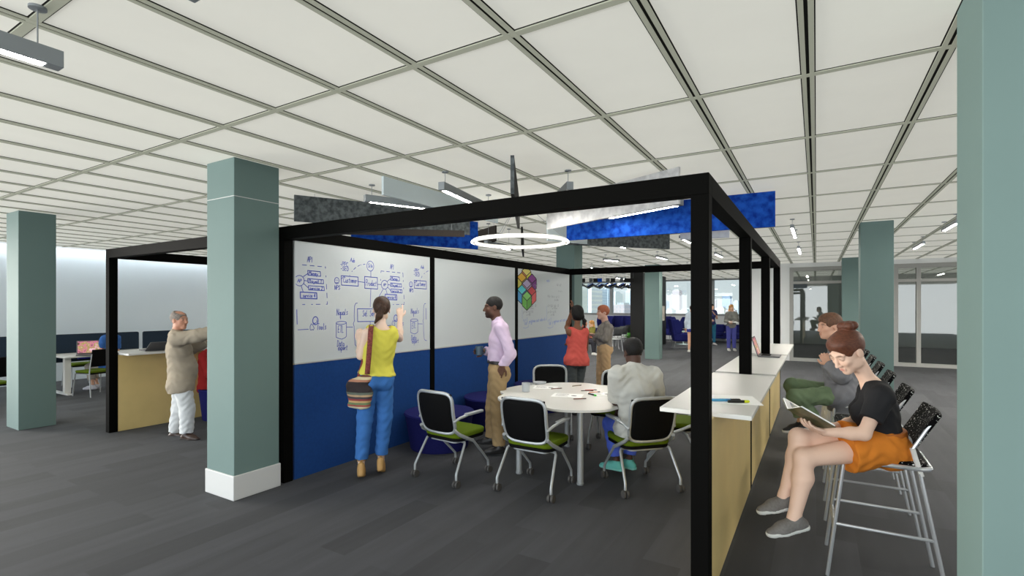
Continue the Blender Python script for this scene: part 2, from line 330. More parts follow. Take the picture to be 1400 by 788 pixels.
class Ink:  # strokes on the divider wall plane: coordinates (Y, Z)
    def __init__(s, ya, yb_, za, zb, dy=0.0): s.mb = MB(); s.lim = (ya, yb_, za, zb); s.dy = dy; s.k = 0
    def line(s, pts, w=.007):
        ya, y2, za, zb = s.lim; pts = [(p[0] + s.dy, p[1]) for p in pts]
        for (a, b) in zip(pts[:-1], pts[1:]):
            d = np.array(b) - np.array(a); l = np.linalg.norm(d)
            if l < 1e-5: continue
            if min(a[0], b[0]) < ya or max(a[0], b[0]) > y2 or min(a[1], b[1]) < za or max(a[1], b[1]) > zb: continue
            d = d / l; n = np.array([-d[1], d[0]]) * w / 2; a2 = np.array(a) - d * w * .3; b2 = np.array(b) + d * w * .3
            s.k += 1; x = XW - .0065 + (s.k % 40) * 2e-5
            s.mb.add([(x, *(a2 + n)), (x, *(b2 + n)), (x, *(b2 - n)), (x, *(a2 - n))], [(0, 1, 2, 3)])
    def text(s, t, y, z, h, w=.009, slant=.12, rise=0.0, y1=None):
        tot = sum(.62 if ch.isupper() or ch == 'm' else .5 for ch in t); kx = 1.0 if y1 is None else (y1 - y) / (tot * h)
        for ch in t:
            if ch != ' ':
                j = random.uniform(-.05, .05) * h
                for st in GL[ch]:
                    sm = []
                    for a, b in zip(st[:-1], st[1:]): sm += [a, ((a[0] + b[0]) / 2, (a[1] + b[1]) / 2)]
                    sm.append(st[-1])
                    s.line([(y + (p[0] + p[1] * slant) * h * kx, z + j + p[1] * h + random.uniform(-.02, .02) * h) for p in sm], w)
            y += kx * h * (.62 if ch.isupper() or ch == 'm' else .5); z += rise * h
    def ell(s, c, ry, rz, w=.007, n=22): s.line([(c[0] + ry * math.cos(2 * PI * k / n + 1), c[1] + rz * math.sin(2 * PI * k / n + 1)) for k in range(n + 2)], w)
    def rect(s, a, b, w=.008): s.line([(a[0], a[1]), (b[0], a[1] - .004), (b[0] + .004, b[1]), (a[0] + .003, b[1] + .004), a], w)
    def dash(s, pts, w=.007, on=.05, off=.04):
        for a, b in zip(pts[:-1], pts[1:]):
            a, b = np.array(a), np.array(b); l = np.linalg.norm(b - a); t = 0
            while t < l:
                q = min(t + on * random.choice((.3, 1, 1)), l); s.line([tuple(a + (b - a) * t / l), tuple(a + (b - a) * q / l)], w); t += on + off
def q1(x, y): p = onX(400 + x / 7, 310 + y / 7, XW - .008); return (p[1], p[2])
PER = q1(950, 385)[0] - q1(165, 310)[0]
ink = Ink(3.16, 5.16, 1.15, FT - .125)
for k in (-1, 0, 1):
    ink.dy = k * PER
    def EL(x, y, rx, ry, **kw): ink.ell(q1(x, y), abs(q1(x + rx, y)[0] - q1(x - rx, y)[0]) / 2, abs(q1(x, y + ry)[1] - q1(x, y - ry)[1]) / 2, **kw)
    T = lambda s, x, y, h, x1, **kw: ink.text(s, *q1(x, y), h * .55, y1=q1(x1, y)[0], **dict(dict(w=.006), **{q: v * .75 for q, v in kw.items()}))
    def R(x0, y0, x1, y1, **kw):
        a, b = q1(x0, y0), q1(x1, y1); ink.rect(a, b, **kw)
    def Ln(*p, **kw): ink.line([q1(*a) for a in p], **kw)
    T('API', 932, 406, .10, 972); ink.dash([q1(845, 425), q1(1055, 445), q1(1068, 745), q1(900, 748)]); ink.dash([q1(845, 430), q1(838, 560)])
    EL(880, 557, 32, 42); T('AP', 866, 570, .06, 894)
    R(935, 475, 1020, 520); T('Money', 942, 510, .065, 1005, w=.008); R(935, 540, 1040, 580); T('Project 1', 942, 572, .06, 1030, w=.008)
    R(940, 597, 1045, 636); T('service 2', 948, 628, .06, 1034, w=.008); R(885, 648, 995, 702, w=.011); T('service 4', 902, 690, .07, 985, w=.009)
    Ln((905, 525), (935, 500)); Ln((912, 555), (935, 560)); Ln((908, 580), (940, 615)); Ln((892, 600), (905, 648)); Ln((865, 600), (815, 690), (765, 775))
    R(688, 478, 810, 598, w=.009); T('Product', 698, 565, .12, 803); Ln((810, 553), (848, 555)); EL(743, 378, 33, 48); T('Site', 722, 390, .08, 764); Ln((748, 425), (748, 478)); Ln((748, 598), (745, 680), (742, 768))
    R(465, 470, 625, 570, w=.009); T('Customer', 482, 533, .11, 618); Ln((465, 500), (500, 472)); Ln((620, 525), (690, 535))
    ink.dash([q1(693, 360), q1(640, 370), q1(600, 395), q1(570, 425), q1(545, 470)], on=.03, off=.03)
    T('Ads', 550, 338, .08, 598); T('-PPC', 455, 378, .085, 530); T('-SEO', 458, 420, .08, 535)
    EL(422, 518, 22, 30); Ln((412, 535), (422, 540), (432, 533)); Ln((415, 510), (415, 516)); Ln((429, 510), (429, 516)); T('NPS', 398, 603, .08, 455)
    R(620, 787, 862, 905, w=.009); T('Saf. Serv.', 668, 858, .12, 805)
    Ln((620, 733), (603, 735), (592, 760), (588, 850), (590, 905), (580, 930), (588, 955), (590, 1040), (598, 1130), (612, 1148), (632, 1150)); Ln((742, 905), (742, 940))
    T('Nquals', 418, 848, .12, 530); Ln((458, 850), (458, 885))
    EL(465, 922, 49, 14); Ln((417, 922), (417, 1060), (440, 1070), (470, 1078), (500, 1065), (514, 1050), (514, 922)); T('ETL', 432, 1015, .13, 488); Ln((518, 962), (575, 963))
    T('Data', 424, 1152, .12, 492); T('export', 432, 1186, .11, 525)
    EL(987, 878, 18, 32, w=.010); Ln((970, 895), (985, 900), (998, 885), (995, 872)); T('CS Tools', 948, 955, .12, 1062); Ln((870, 950), (940, 946))
ink.mb.build('marker_drawing', M_MARK, wbs[0]).location = -wbs[0].location
wbs[0].children[-1]['label'] = 'blue hand-drawn flow chart'
# third board
def q3(x, y): p = onX(700 + x / 6.57, 360 + y / 6.57, XW - .008); return (p[1], p[2])
cub = MB(); cmats = []
def cc(*c): cmats.append(mat('cube_%d' % len(cmats), c, 0.6)); return len(cmats) - 1
black_i = cc(34, 32, 34)
cubes = [(130, 115, (226, 214, 120), (222, 130, 60), (214, 212, 74)), (87, 172, (226, 176, 50), (214, 204, 92), (196, 172, 96)), (180, 182, (142, 68, 148), (168, 92, 176), (118, 50, 130)),
         (133, 228, (186, 172, 206), (214, 180, 198), (176, 150, 176)), (88, 282, (88, 204, 214), (66, 150, 206), (44, 104, 178)), (177, 292, (190, 54, 62), (168, 40, 52), (206, 84, 84)), (133, 338, (122, 190, 96), (96, 168, 66), (84, 152, 56))]
ci = Ink(0, 99, 0, 9)
for n_, (x, y, ct_, cl, cr) in enumerate(cubes):
    c = q3(x, y); a, h1, h2 = .165, .085, .17
    P = {'t': (c[0], c[1] + h1 + h2 / 2), 'l': (c[0] - a, c[1] + h2 / 2), 'r': (c[0] + a, c[1] + h2 / 2), 'm': (c[0], c[1] - h1 + h2 / 2),
         'lb': (c[0] - a, c[1] - h2 / 2), 'rb': (c[0] + a, c[1] - h2 / 2), 'b': (c[0], c[1] - h1 - h2 / 2)}
    x_ = XW - .0064 + n_ * 1e-4
    for key, colr in (('tlmr', ct_), (('l', 'lb', 'b', 'm'), cl), (('m', 'b', 'rb', 'r'), cr)):
        cub.add([(x_, *P[q]) for q in key], [(0, 1, 2, 3)], cc(*colr))
    n0 = len(ci.mb.f)
    for seq in (('t', 'l', 'lb', 'b', 'rb', 'r', 't'), ('l', 'm', 'r'), ('m', 'b')):
        for q in zip(seq[:-1], seq[1:]):
            A, B = np.array(P[q[0]]), np.array(P[q[1]]); d = nrm(B - A); n = np.array([-d[1], d[0]]) * .008
            xx = x_ + 5e-5; cub.add([(xx, *(A + n)), (xx, *(B + n)), (xx, *(B - n)), (xx, *(A - n))], [(0, 1, 2, 3)], black_i)
o = cub.build('cube_drawing', cmats, wbs[2]); o.location = -wbs[2].location; o['label'] = 'seven coloured cubes drawn in a ring'
eq = Ink(7.5, 9.55, 1.2, 2.3); eq2 = Ink(7.5, 9.55, 1.2, 2.3)
for x0 in (100, 320):
    rows = [(195, 'f(x) = y/2', 80, .05), (250, 's = u + v', 95, .05), (300, 'P(x) = 1/n (x - y) + 2', 0, .055), (330, '(a + b)/n', 60, .05), (385, 'x1 = f(y) + d(x - 3)', 0, .06), (405, 'e = 1/2 m v', 40, .05), (440, 'p = (x + y) t/s', 0, .06), (465, 'n = 4/3', 30, .05)]
    for y, t, dx, h in rows: eq.text(t, *q3(x0 + dx, y + 8), h * .8, w=.006)
    eq2.text('x = 1', *q3(x0, 522), .06, w=.008); eq2.text('(a) = d', *q3(x0 + 8, 555), .08, w=.009); eq2.text('minimum cost rate of x', *q3(x0 + 55, 535), .058, w=.009, rise=.02); eq2.line([q3(x0 - 8, 500), q3(x0 - 10, 400), q3(x0 - 6, 385)], w=.007); eq2.line([q3(x0, 580), q3(x0 + 20, 585), q3(x0 + 48, 572), q3(x0 + 40, 520)], w=.007)
eq2.text('note', *q3(310, 168), .06, w=.009)
for e_, m_, n_ in ((eq, M_MARKG, 'faint grey equations'), (eq2, M_MARKL, 'pale blue handwriting')):
    o = e_.mb.build('lettering', m_, wbs[2]); o.location = -wbs[2].location; o['label'] = n_

# ------------------------------------------------------------------ counters
M_DIV = mat('dark_gap', (30, 27, 20), 0.6)
def counter_run(xp, xa, xb, labels, which, near):
    for i in range(3):
        y0 = FY[i] + (PW if i else .19); y1 = FY[i + 1] - .008
        if i == 0: y0 = 3.215 if which == 'right' else 3.14
        y0 += .012 if i else 0
        t = thing('counter', labels[i], 'counter', ((xa + xb) / 2, (y0 + y1) / 2, 0), group=which + ' booth counters')
        cx, cy = (xa + xb) / 2, (y0 + y1) / 2
        MB().box(xa - cx, xb - cx, y0 - cy, y1 - cy, 1.034, 1.062).build('worktop', [M_WHITE], t, bevel=.004)
        yy = FY[i] + PW + .004
        MB().box(xp - .05 - cx, xp - cx, yy - cy, FY[i + 1] - .004 - cy, .0, 1.034).build('front_panel', M_GOLD, t, bevel=.002)
counter_run(-.522, -.845, -.318, ['gold panelled counter bay with white top nearest the camera, paper and markers on it', 'middle gold panelled counter bay with laptop on its white top', 'farthest gold panelled counter bay of the right booth, empty white top'], 'right', 1)
counter_run(-8.075, -8.40, -7.80, ['gold panelled counter bay with white top beside the old man in the beige jacket', 'left booth middle counter bay hidden behind the front teal column', 'left booth farthest counter bay hidden behind the front teal column'], 'left', 1)

# ------------------------------------------------------------------ chairs
def make_task_chair():
    t = thing('task_chair', 'x', 'chair')
    MB().prism(rrect(.47, .45, .09, cy=.02), .425, .475).build('seat', M_GREEN, t, smooth=True, bevel=.014)
    MB().prism(rrect(.46, .44, .09, cy=.02), .395, .427).build('seat_shell', M_MESH, t, smooth=True, bevel=.01)
    MB().prism(rrect(.36, .34, .05, cy=.0), .372, .397).build('seat_bracket', M_SILVER, t, smooth=True, bevel=.006)
    def bp(u, v):  # u -1..1, v 0..1 on the back surface
        return ((.215 + .012 * v) * u, -.205 - .085 * v - .02 * math.sin(v * PI) + .035 * u * u - .02, .475 + .40 * v)
    MB().grid(lambda a, b: bp((2 * a - 1) * .97, .02 + .96 * b), 10, 8).build('backrest', M_MESH, t, smooth=True, solid=.012)
    loop = []
    for k in range(40):
        a = 2 * PI * k / 40; cx_, sy_ = math.cos(a), math.sin(a); e = .38
        loop.append(bp(math.copysign(abs(cx_) ** e, cx_), .5 + .5 * math.copysign(abs(sy_) ** e, sy_)))
    MB().tube(loop, .0165, 8, closed=True, flat=1.0).build('back_frame', M_SILVER, t, smooth=True)
    for s in (-1, 1):
        MB().tube([(s * .222, -.235, .52), (s * .245, -.19, .475), (s * .25, -.05, .405), (s * .25, .0, .385)], .017, 8).build('side_strut', M_SILVER, t, smooth=True)
        a = MB().tube([(s * .225, -.25, .60), (s * .255, -.2, .635), (s * .262, -.1, .648)], .014, 8); 
        a.prism([(s * .262 + p[0], p[1]) for p in rrect(.046, .26, .02, cy=.0)], .645, .668); a.build('armrest', M_SILVER, t, smooth=True, bevel=.004)
        f1 = MB().tube([(s * .25, -.0, .385), (s * .235, .17, .22), (s * .225, .262, .125), (s * .225, .268, .07)], .0125, 8).build('leg', M_SILVER, t, smooth=True)
        f2 = MB().tube([(s * .14, -.09, .385), (s * .235, -.105, .385), (s * .25, -.125, .37), (s * .274, -.262, .14), (s * .276, -.27, .12), (s * .276, -.27, .07)], .0125, 8).build('leg', M_SILVER, t, smooth=True)
        for leg, (px_, py_) in ((f1, (s * .225, .268)), (f2, (s * .276, -.27))):
            w = MB()
            for q in (-.016, .016): w.lathe([(.012, q - .011), (.033, q - .011), (.036, q - .004), (.036, q + .004), (.033, q + .011), (.012, q + .011)], (px_, py_, .036), 16, axis='x')
            w.tube([(px_, py_, .04), (px_, py_, .085)], .011, 8); w.build('caster', M_RUBBER, leg, smooth=True)
    return t
ch0 = make_task_chair()
G_CH = 'rolling mesh-back chairs in the right booth'
chairs = [((-3.12, 4.07), -.09, 'rolling chair with black mesh back and green seat standing alone before the ottomans'),
          ((-2.235, 4.19), .0, 'rolling mesh-back chair pulled up to the near edge of the scalloped table'),
          ((-1.445, 4.735), .80, 'rolling mesh-back chair occupied by the man in the pale grey shirt'),
          ((-2.98, 5.98), PI + .55, 'rolling chair with black back behind the table, in front of the blue panel'),
          ((-2.1, 5.88), PI + .05, 'rolling chair with green seat tucked under the far side of the table'),
          ((-1.32, 5.62), PI / 2 + .22, 'rolling chair turned sideways behind the man in the pale grey shirt')]
for i, ((x, y), rz, lb) in enumerate(chairs):
    if i == 0: ch0.location = (x, y, 0); ch0.rotation_euler = (0, 0, rz); ch0['label'] = lb; ch0['group'] = G_CH
    else: copy_tree(ch0, (x, y, 0), rz, lb, G_CH)

def woven():
    m = bpy.data.materials.new('black_woven_seat'); m.use_nodes = True; nt = m.node_tree; b = nt.nodes['Principled BSDF']
    tc = nt.nodes.new('ShaderNodeTexCoord'); v = nt.nodes.new('ShaderNodeTexNoise'); v.inputs['Scale'].default_value = 75; v.inputs['Detail'].default_value = 1
    mp = nt.nodes.new('ShaderNodeMapping'); mp.inputs['Scale'].default_value = (1, 1, 1.6)
    nt.links.new(tc.outputs['Object'], mp.inputs['Vector']); nt.links.new(mp.outputs['Vector'], v.inputs['Vector'])
    r = nt.nodes.new('ShaderNodeValToRGB'); r.color_ramp.elements[0].position = .66; r.color_ramp.elements[0].color = L((6, 6, 7)); r.color_ramp.elements[1].position = .70; r.color_ramp.elements[1].color = L((215, 215, 210))
    nt.links.new(v.outputs['Fac'], r.inputs['Fac']); nt.links.new(r.outputs['Color'], b.inputs['Base Color']); b.inputs['Roughness'].default_value = .7; b.inputs['Specular IOR Level'].default_value = .06; return m
M_WOVEN = woven()
def make_stool():
    t = thing('bar_stool', 'x', 'stool')
    MB().prism(rrect(.45, .43, .05), .752, .772).build('seat', M_WOVEN, t, smooth=True, bevel=.006)
    MB().tube([(x, y, .742) for x, y in rrect(.47, .45, .06)], .014, 8, closed=True).build('seat_frame', M_CHROME, t, smooth=True)
    for s in (-1, 1):
        MB().tube([(s * .225, .2, .742), (s * .235, .29, .0)], .0115, 8).build('leg', M_CHROME, t, smooth=True)
        MB().tube([(s * .225, -.14, .84), (s * .225, -.165, .74), (s * .235, -.30, .0)], .0115, 8).build('leg', M_CHROME, t, smooth=True)
        MB().tube([(s * .231, .248, .335), (s * .231, -.245, .335)], .010, 8).build('side_rail', M_CHROME, t, smooth=True)
        MB().tube([(s * .225, -.178, .70), (s * .225, -.150, .80), (s * .225, -.135, .86)], .0135, 8).build('back_socket', M_WHITE, t, smooth=True)
        MB().tube([(s * .225, -.135, .85), (s * .215, -.20, .97), (s * .205, -.262, 1.06)], .011, 8).build('back_post', M_CHROME, t, smooth=True)
    MB().tube([(-.231, .254, .29), (.231, .254, .29)], .0115, 8).build('foot_rail', M_CHROME, t, smooth=True)
    MB().grid(lambda a, b: ((2 * a - 1) * .222, -.145 - .115 * b - .02 * (1 - (2 * a - 1) ** 2), .87 + .20 * b), 8, 4).build('backrest', M_WOVEN, t, smooth=True, solid=.03, bevel=.008)
    return t
st0 = make_stool(); G_ST = 'bar stools along the right counter'
stl = ['nearest chrome bar stool with woven seat, occupied by the woman reading', 'empty chrome bar stool between the reading woman and the man in green trousers', 'chrome bar stool occupied by the man in green trousers',
       'first empty chrome bar stool behind the man in green trousers', 'second empty chrome bar stool behind the man in green trousers', 'farthest chrome bar stool of the counter row']
for i, y in enumerate((4.0, 4.95, 5.95, 6.85, 7.75, 8.65)):
    if i == 0: st0.location = (.35, y, 0); st0.rotation_euler = (0, 0, PI / 2); st0['label'] = stl[0]; st0['group'] = G_ST
    else: copy_tree(st0, (.35, y, 0), PI / 2, stl[i], G_ST)

# ------------------------------------------------------------------ scalloped table and what lies on it
TC = np.array([-2.25, 5.05])
t = thing('meeting_table', 'white scalloped-edge meeting table with round steel legs', 'table', (TC[0], TC[1], 0))
out = []
for k in range(144):
    a = 2 * PI * k / 144; b = ((a - 3.64 + PI / 6) % (PI / 3)) - PI / 6
    r = .845 - .085 * math.exp(-(b / .17) ** 2); out.append((r * math.cos(a), r * math.sin(a)))
MB().prism(out, .715, .74).build('tabletop', M_WHITE, t, bevel=.005)
for a in (-1.03, .55, 2.12, 4.25):
    p = (.62 * math.cos(a), .62 * math.sin(a))
    if a == 4.25: p = (-.33, -.61)
    if a == -1.03: p = (.33, -.59)
    MB().lathe([(.030, 0), (.034, .006), (.034, .02), (.030, .024), (.030, .715)], (p[0], p[1], 0), 20).build('leg', M_SILVER, t, smooth=True)
def sheet(px, py, rz, label, w=.28, d=.20, z=.7405, sketch=True):
    c = onZ(px, py, z); c[2] = z
    o = MB().box(-w / 2, w / 2, -d / 2, d / 2, 0, .0016).build('paper_sheet', M_PAPER); o.location = c; o.rotation_euler = (0, 0, rz); tag(o, label, 'paper', 'paper sheets on tables')
    if sketch:
        m = MB(); rr = random.Random(int(px))
        for q in range(7):
            y = d * .35 - q * d * .1; m.box(-w * .4, -w * .4 + w * rr.uniform(.3, .5), y - .002, y + .002, .0016, .002)
        m.prism([(w * .22 + .03 * math.cos(k), -.01 + .02 * math.sin(k)) for k in np.linspace(0, 6, 12)], .0016, .002); m.build('sketch', M_INK, o)
    return o
sheet(746, 530, .35, 'white sketch sheet beside the white cup'); sheet(776, 541, .25, 'white sketch sheet at the near edge of the table', .32, .22); sheet(822, 539, .5, 'white sheet in front of the seated man', .28, .2)
def pen(px, py, rz, label, c1, c2=None, z=.7405, ln=.14, r=.0045, name='pencil', cat='pencil', px_=None):
    c = onZ(px, py, z); m1 = mat('pen_%d_%d_%d' % c1, c1, .4)
    o = MB().tube([(-ln / 2, 0, 0), (ln * .25, 0, 0)], r, 8).build(name, m1, smooth=True); o.location = (c[0], c[1], z + r); o.rotation_euler = (0, 0, rz); tag(o, label, cat, 'pens and pencils')
    MB().tube([(ln * .25, 0, 0), (ln * .45, 0, 0), (ln * .5, 0, 0)], [r * 1.05, r * 1.0, r * .3], 8).build('cap', mat('pen_%d_%d_%d' % (c2 or (60, 40, 30)), c2 or (60, 40, 30), .4), o, smooth=True)
    return o
pen(761, 532, .9, 'brown pencil lying on the sketch sheet by the cup', (120, 60, 44)); pen(793, 546, .75, 'brown pencil lying beside the near sketch sheet', (130, 62, 48)); pen(789, 528, 1.1, 'olive pencil near the back of the table', (120, 104, 60))
pen(808, 534, .7, 'red pencil crossed near the seated man', (170, 60, 40)); pen(813, 537, .9, 'orange pencil touching the sheet before the seated man', (205, 110, 50)); pen(803, 535, .5, 'grey pencil beside the red pencil', (110, 100, 100))
pen(810, 541, -.55, 'black marker with green cap on the meeting table', (30, 30, 34), (70, 200, 70), r=.009, name='marker', cat='marker')
c = onZ(719, 536, .74)
cup = MB().lathe([(.036, 0), (.043, .002), (.046, .10), (.043, .10), (.040, .01), (.001, .008)], (0, 0, 0), 24).build('cup', mat('grey_white_ceramic', (186, 190, 194), .4), smooth=True); cup.location = (c[0], c[1], .741); tag(cup, 'pale grey cup without handle near the table edge', 'cup')
c = onZ(738, 525, .74)
dsh = MB().lathe([(.05, 0), (.075, .004), (.08, .022), (.076, .022), (.07, .008), (.001, .006)], (0, 0, 0), 24).build('dish', mat('grey_white_ceramic', (186, 190, 194)), smooth=True); dsh.location = (c[0], c[1], .741); tag(dsh, 'shallow pale dish behind the grey cup', 'dish')
# right counter items
sheet(1003, 547, .3, 'white paper sheet on the near counter under the markers', .30, .34, z=1.0625, sketch=False)
for px, py, rz, lb, c1, c2 in ((985, 549, .52, 'blue marker on the counter sheet', (84, 160, 200), (70, 140, 190)), (998, 549, .5, 'black marker between the blue and the yellow ones', (26, 26, 28), (30, 30, 30)), (1010, 551, .5, 'black highlighter with yellow cap on the counter sheet', (34, 34, 30), (214, 220, 40))):
    pen(px, py, rz, lb, c1, c2, z=1.0645, r=.009, name='marker', cat='marker')
def screen_mat():
    m = bpy.data.materials.new('laptop_picture'); m.use_nodes = True; nt = m.node_tree; b = nt.nodes['Principled BSDF']
    tc = nt.nodes.new('ShaderNodeTexCoord'); n = nt.nodes.new('ShaderNodeTexNoise'); n.inputs['Scale'].default_value = 9; n.inputs['Detail'].default_value = 4
    nt.links.new(tc.outputs['Object'], n.inputs['Vector']); r = nt.nodes.new('ShaderNodeValToRGB')
    e = r.color_ramp.elements; e[0].position = .3; e[0].color = L((40, 32, 40)); e[1].position = .72; e[1].color = L((240, 236, 220))
    for p, c_ in ((.42, (96, 70, 40)), (.5, (206, 120, 150)), (.58, (160, 150, 60)), (.65, (230, 170, 190))): q = e.new(p); q.color = L(c_)
    nt.links.new(n.outputs['Fac'], r.inputs['Fac']); nt.links.new(r.outputs['Color'], b.inputs['Base Color']); nt.links.new(r.outputs['Color'], b.inputs['Emission Color']); b.inputs['Emission Strength'].default_value = .35; return m
M_SCR = screen_mat(); M_LAP = mat('laptop_grey', (98, 98, 100), .45, .3)
def laptop(loc, rz, label, tilt=20):  # user side is -Y, screen faces -Y
    t = thing('laptop', label, 'laptop', loc, rz, 'laptops')
    MB().box(-.18, .18, -.12, .12, .0, .016).build('keyboard_base', M_LAP, t, bevel=.004)
    MB().box(-.155, .155, -.01, .09, .016, .0175).build('keys', M_MESH, t)
    R = Matrix.Rotation(-math.radians(tilt), 3, 'X')
    s = MB().box(-.18, .18, -.005, .005, 0, .24, R=R, o=(0, .12, .012)).build('lid', M_LAP, t, bevel=.003)
    MB().box(-.165, .165, -.0068, -.0052, .015, .225, R=R, o=(0, .12, .012)).build('screen', M_SCR, s)
    return t
laptop((-.50, 7.12, 1.0625), PI / 2, 'open grey laptop on the middle counter bay, screen lit', 18)

# ------------------------------------------------------------------ ottomans
def ottoman(x, y, label, r=.42, h=.43):
    o = MB().lathe([(r * .80, 0), (r * .82, .01), (r * .97, h - .03), (r, h - .012), (r * .985, h), (r * .01, h + .003)], (0, 0, 0), 48).build('ottoman', M_NAVY, smooth=True)
    o.location = (x, y, 0); tag(o, label, 'ottoman', 'navy ottomans'); 
    MB().tube([(r * .992 * math.cos(a), r * .992 * math.sin(a), h - .02) for a in np.linspace(0, 2 * PI, 48, endpoint=False)], .006, 6, closed=True).build('piping', M_NAVY, o, smooth=True)
ottoman(-3.90, 4.80, 'navy round ottoman under the flow-chart whiteboard beside the lone chair'); ottoman(-3.90, 6.0, 'navy round ottoman behind the man in the lilac shirt'); ottoman(-3.88, 7.35, 'navy round ottoman below the cubes whiteboard, seen over the table')
OL = (-7.71, 4.32); ottoman(OL[0], OL[1], 'navy ottoman under the person in red in the left booth', .31, .46)

# ------------------------------------------------------------------ ceiling baffles and luminaires
def felt(name, c, c2, sc=9): return mat(name, c, .95, spec=.05, c2=c2, nscale=sc)
FG = felt('grey_felt', (106, 112, 114), (70, 74, 76), 22); FB = felt('blue_felt', (34, 86, 182), (18, 48, 132), 13); FW = felt('white_felt', (214, 214, 214), (188, 188, 190), 14)
FP = mat('pale_blue_felt', (196, 208, 212), .9, spec=.1); FD = mat('dark_brown_felt', (48, 42, 38), .9, noise=.1, nscale=60); FK = mat('black_felt', (20, 20, 20), .9); FLV = felt('lavender_felt', (206, 210, 220), (190, 194, 206), 14)
def baffle(a, b, z0, z1, m, label, th=.03, edge=None):
    a, b = np.array(a[:2], float), np.array(b[:2], float); d = b - a; l = np.linalg.norm(d); c = (a + b) / 2
    o = MB().box(-l / 2, l / 2, -th / 2, th / 2, 0, z1 - z0).build('ceiling_baffle', m, bevel=.003); o.location = (c[0], c[1], z0); o.rotation_euler = (0, 0, math.atan2(d[1], d[0])); tag(o, label, 'baffle', 'felt ceiling baffles')
    w = MB()
    for s in (-.4, .4): w.tube([(s * l, 0, z1 - z0), (s * l, 0, CZ - z0 - .003)], .002, 5)
    w.build('hanging_wire', M_FIX, o); return o
P_ = lambda px, zc: U(px, 418, zc)
baffle(P_(775, 6.8), P_(1060, 5.6), 2.57, 2.965, FB, 'large bright blue felt baffle above the right front post')
baffle(P_(749, 6.17), P_(929, 4.62), 2.625, 2.965, FW, 'white felt baffle in front of the large blue one')
baffle(P_(402, 5.77), P_(642, 6.9), 2.66, 2.96, FG, 'long grey felt baffle above the flow-chart whiteboard')
baffle(P_(523, 4.95), P_(680, 6.65), 2.78, 2.965, FP, 'pale blue baffle hanging over the front beam')
baffle(P_(480, 6.6), P_(653, 7.65), 2.545, 2.96, FB, 'blue felt baffle behind the long grey one')
baffle(P_(455, 6.25), P_(635, 6.5), 2.58, 2.66, FD, 'low dark brown baffle above the whiteboards')
baffle(P_(653, 8.5), P_(678, 7.9), 2.70, 2.95, FD, 'short dark brown baffle beside the ring light')
eb = baffle(P_(700.5, 4.27), P_(709, 6.2), 2.64, 2.965, FK, 'black baffle seen edge-on above the front beam')
el_ = float(np.linalg.norm((P_(709, 6.2) - P_(700.5, 4.27))[:2])); ed = MB().box(-el_ / 2 - .004, -el_ / 2 - .0005, -.016, .016, 0, .325).build('front_edge', FG, eb); ed['label'] = 'light grey felt edge'
baffle(P_(713.5, 7.9), P_(715.5, 9.6), 2.62, 2.93, FK, 'small black baffle seen edge-on behind the ring light')
baffle(P_(772, 7.5), P_(915, 8.1), 2.60, 2.96, FG, 'grey felt baffle behind the large blue one')
baffle(P_(930, 7.0), P_(997, 6.75), 2.605, 2.96, FLV, 'lavender white baffle behind the blue one near the right beam')
baffle(P_(748, 7.2), P_(812, 7.7), 2.62, 2.96, FP, 'pale blue baffle beside the ring light and teal column')
M_LIGHT2 = mat('bright_luminous_diffuser', (255, 255, 255), 0.5, emit=(255, 250, 240), estr=330.0)
def luminaire(a, b, z, label, drop=True, w=.065, h=.075):
    a, b = np.array(a[:2], float), np.array(b[:2], float); d = b - a; l = np.linalg.norm(d); c = (a + b) / 2
    t = thing('pendant_light', label, 'light', (c[0], c[1], z), math.atan2(d[1], d[0]), 'linear pendant lights')
    MB().box(-l / 2, l / 2, -w / 2, w / 2, 0, h).build('housing', M_FIX, t, bevel=.003)
    MB().box(-l / 2 + .06, l / 2 - .06, -w * .36, w * .36, -.0012, .002).build('diffuser', M_LIGHT2 if (c[1] > 10.5 or (c[0] > 1.0 and c[1] > 3)) else M_LIGHT, t)
    for s in (-1, 1):
        x = s * (l / 2 - .08)
        MB().tube([(x, 0, h), (x, 0, CZ - z - .01)], .003, 6).build('stem', M_FIX, t)
        MB().lathe([(.001, CZ - z - .022), (.032, CZ - z - .02), (.032, CZ - z - .009)], (x, 0, 0), 16).build('canopy', M_FIX, t, smooth=True)
    return t
def ext(a, b, l): a = np.array(a[:2], float); d = np.array(b[:2], float) - a; return a, a + d / np.linalg.norm(d) * l
luminaire((-2.885, -.3), (-2.885, .905), 2.75, 'linear pendant light at the upper left corner of the photo')
luminaire((-1.82, -.25), (-1.82, .945), 2.75, 'linear pendant light of which only one end shows at the top edge')
luminaire(*ext((-4.10, 3.80), (-3.82, 4.44), 1.25), 2.80, 'linear pendant light in front of the long grey baffle')
luminaire(*ext((-3.05, 3.78), (-3.18, 4.44), 1.25), 2.80, 'linear pendant light beside the pale blue baffle above the front beam')
luminaire(*ext((-1.98, 4.36), (-2.70, 5.27), 1.2), 2.79, 'linear pendant light hidden mostly by the front beam, left of the white baffle')
luminaire(*ext((-1.25, 5.67), (-2.04, 6.0), 1.1), 2.79, 'linear pendant light along the lower edge of the white baffle')
luminaire(P_(664, 7.9), P_(699, 8.6), 2.56 + .08, 'small linear pendant light just below the ring light')
far = [((-4.62, 12.2), (-4.40, 12.75)), ((-3.26, 12.1), (-3.22, 12.95)), ((-1.945, 12.1), (-1.93, 13.0)), ((-1.99, 8.9), (-1.99, 9.75)), ((-3.30, 9.3), (-3.29, 9.95)), ((-.307, 8.55), (-.307, 9.95)), ((-.307, 11.7), (-.307, 13.1)), ((1.71, 12.0), (1.71, 13.15)), ((1.69, 9.25), (1.69, 10.2)), ((-5.9, 14.5), (-5.9, 15.6)), ((-3.3, 15.6), (-3.3, 16.7)), ((-7.6, 12.2), (-7.6, 13.3))]
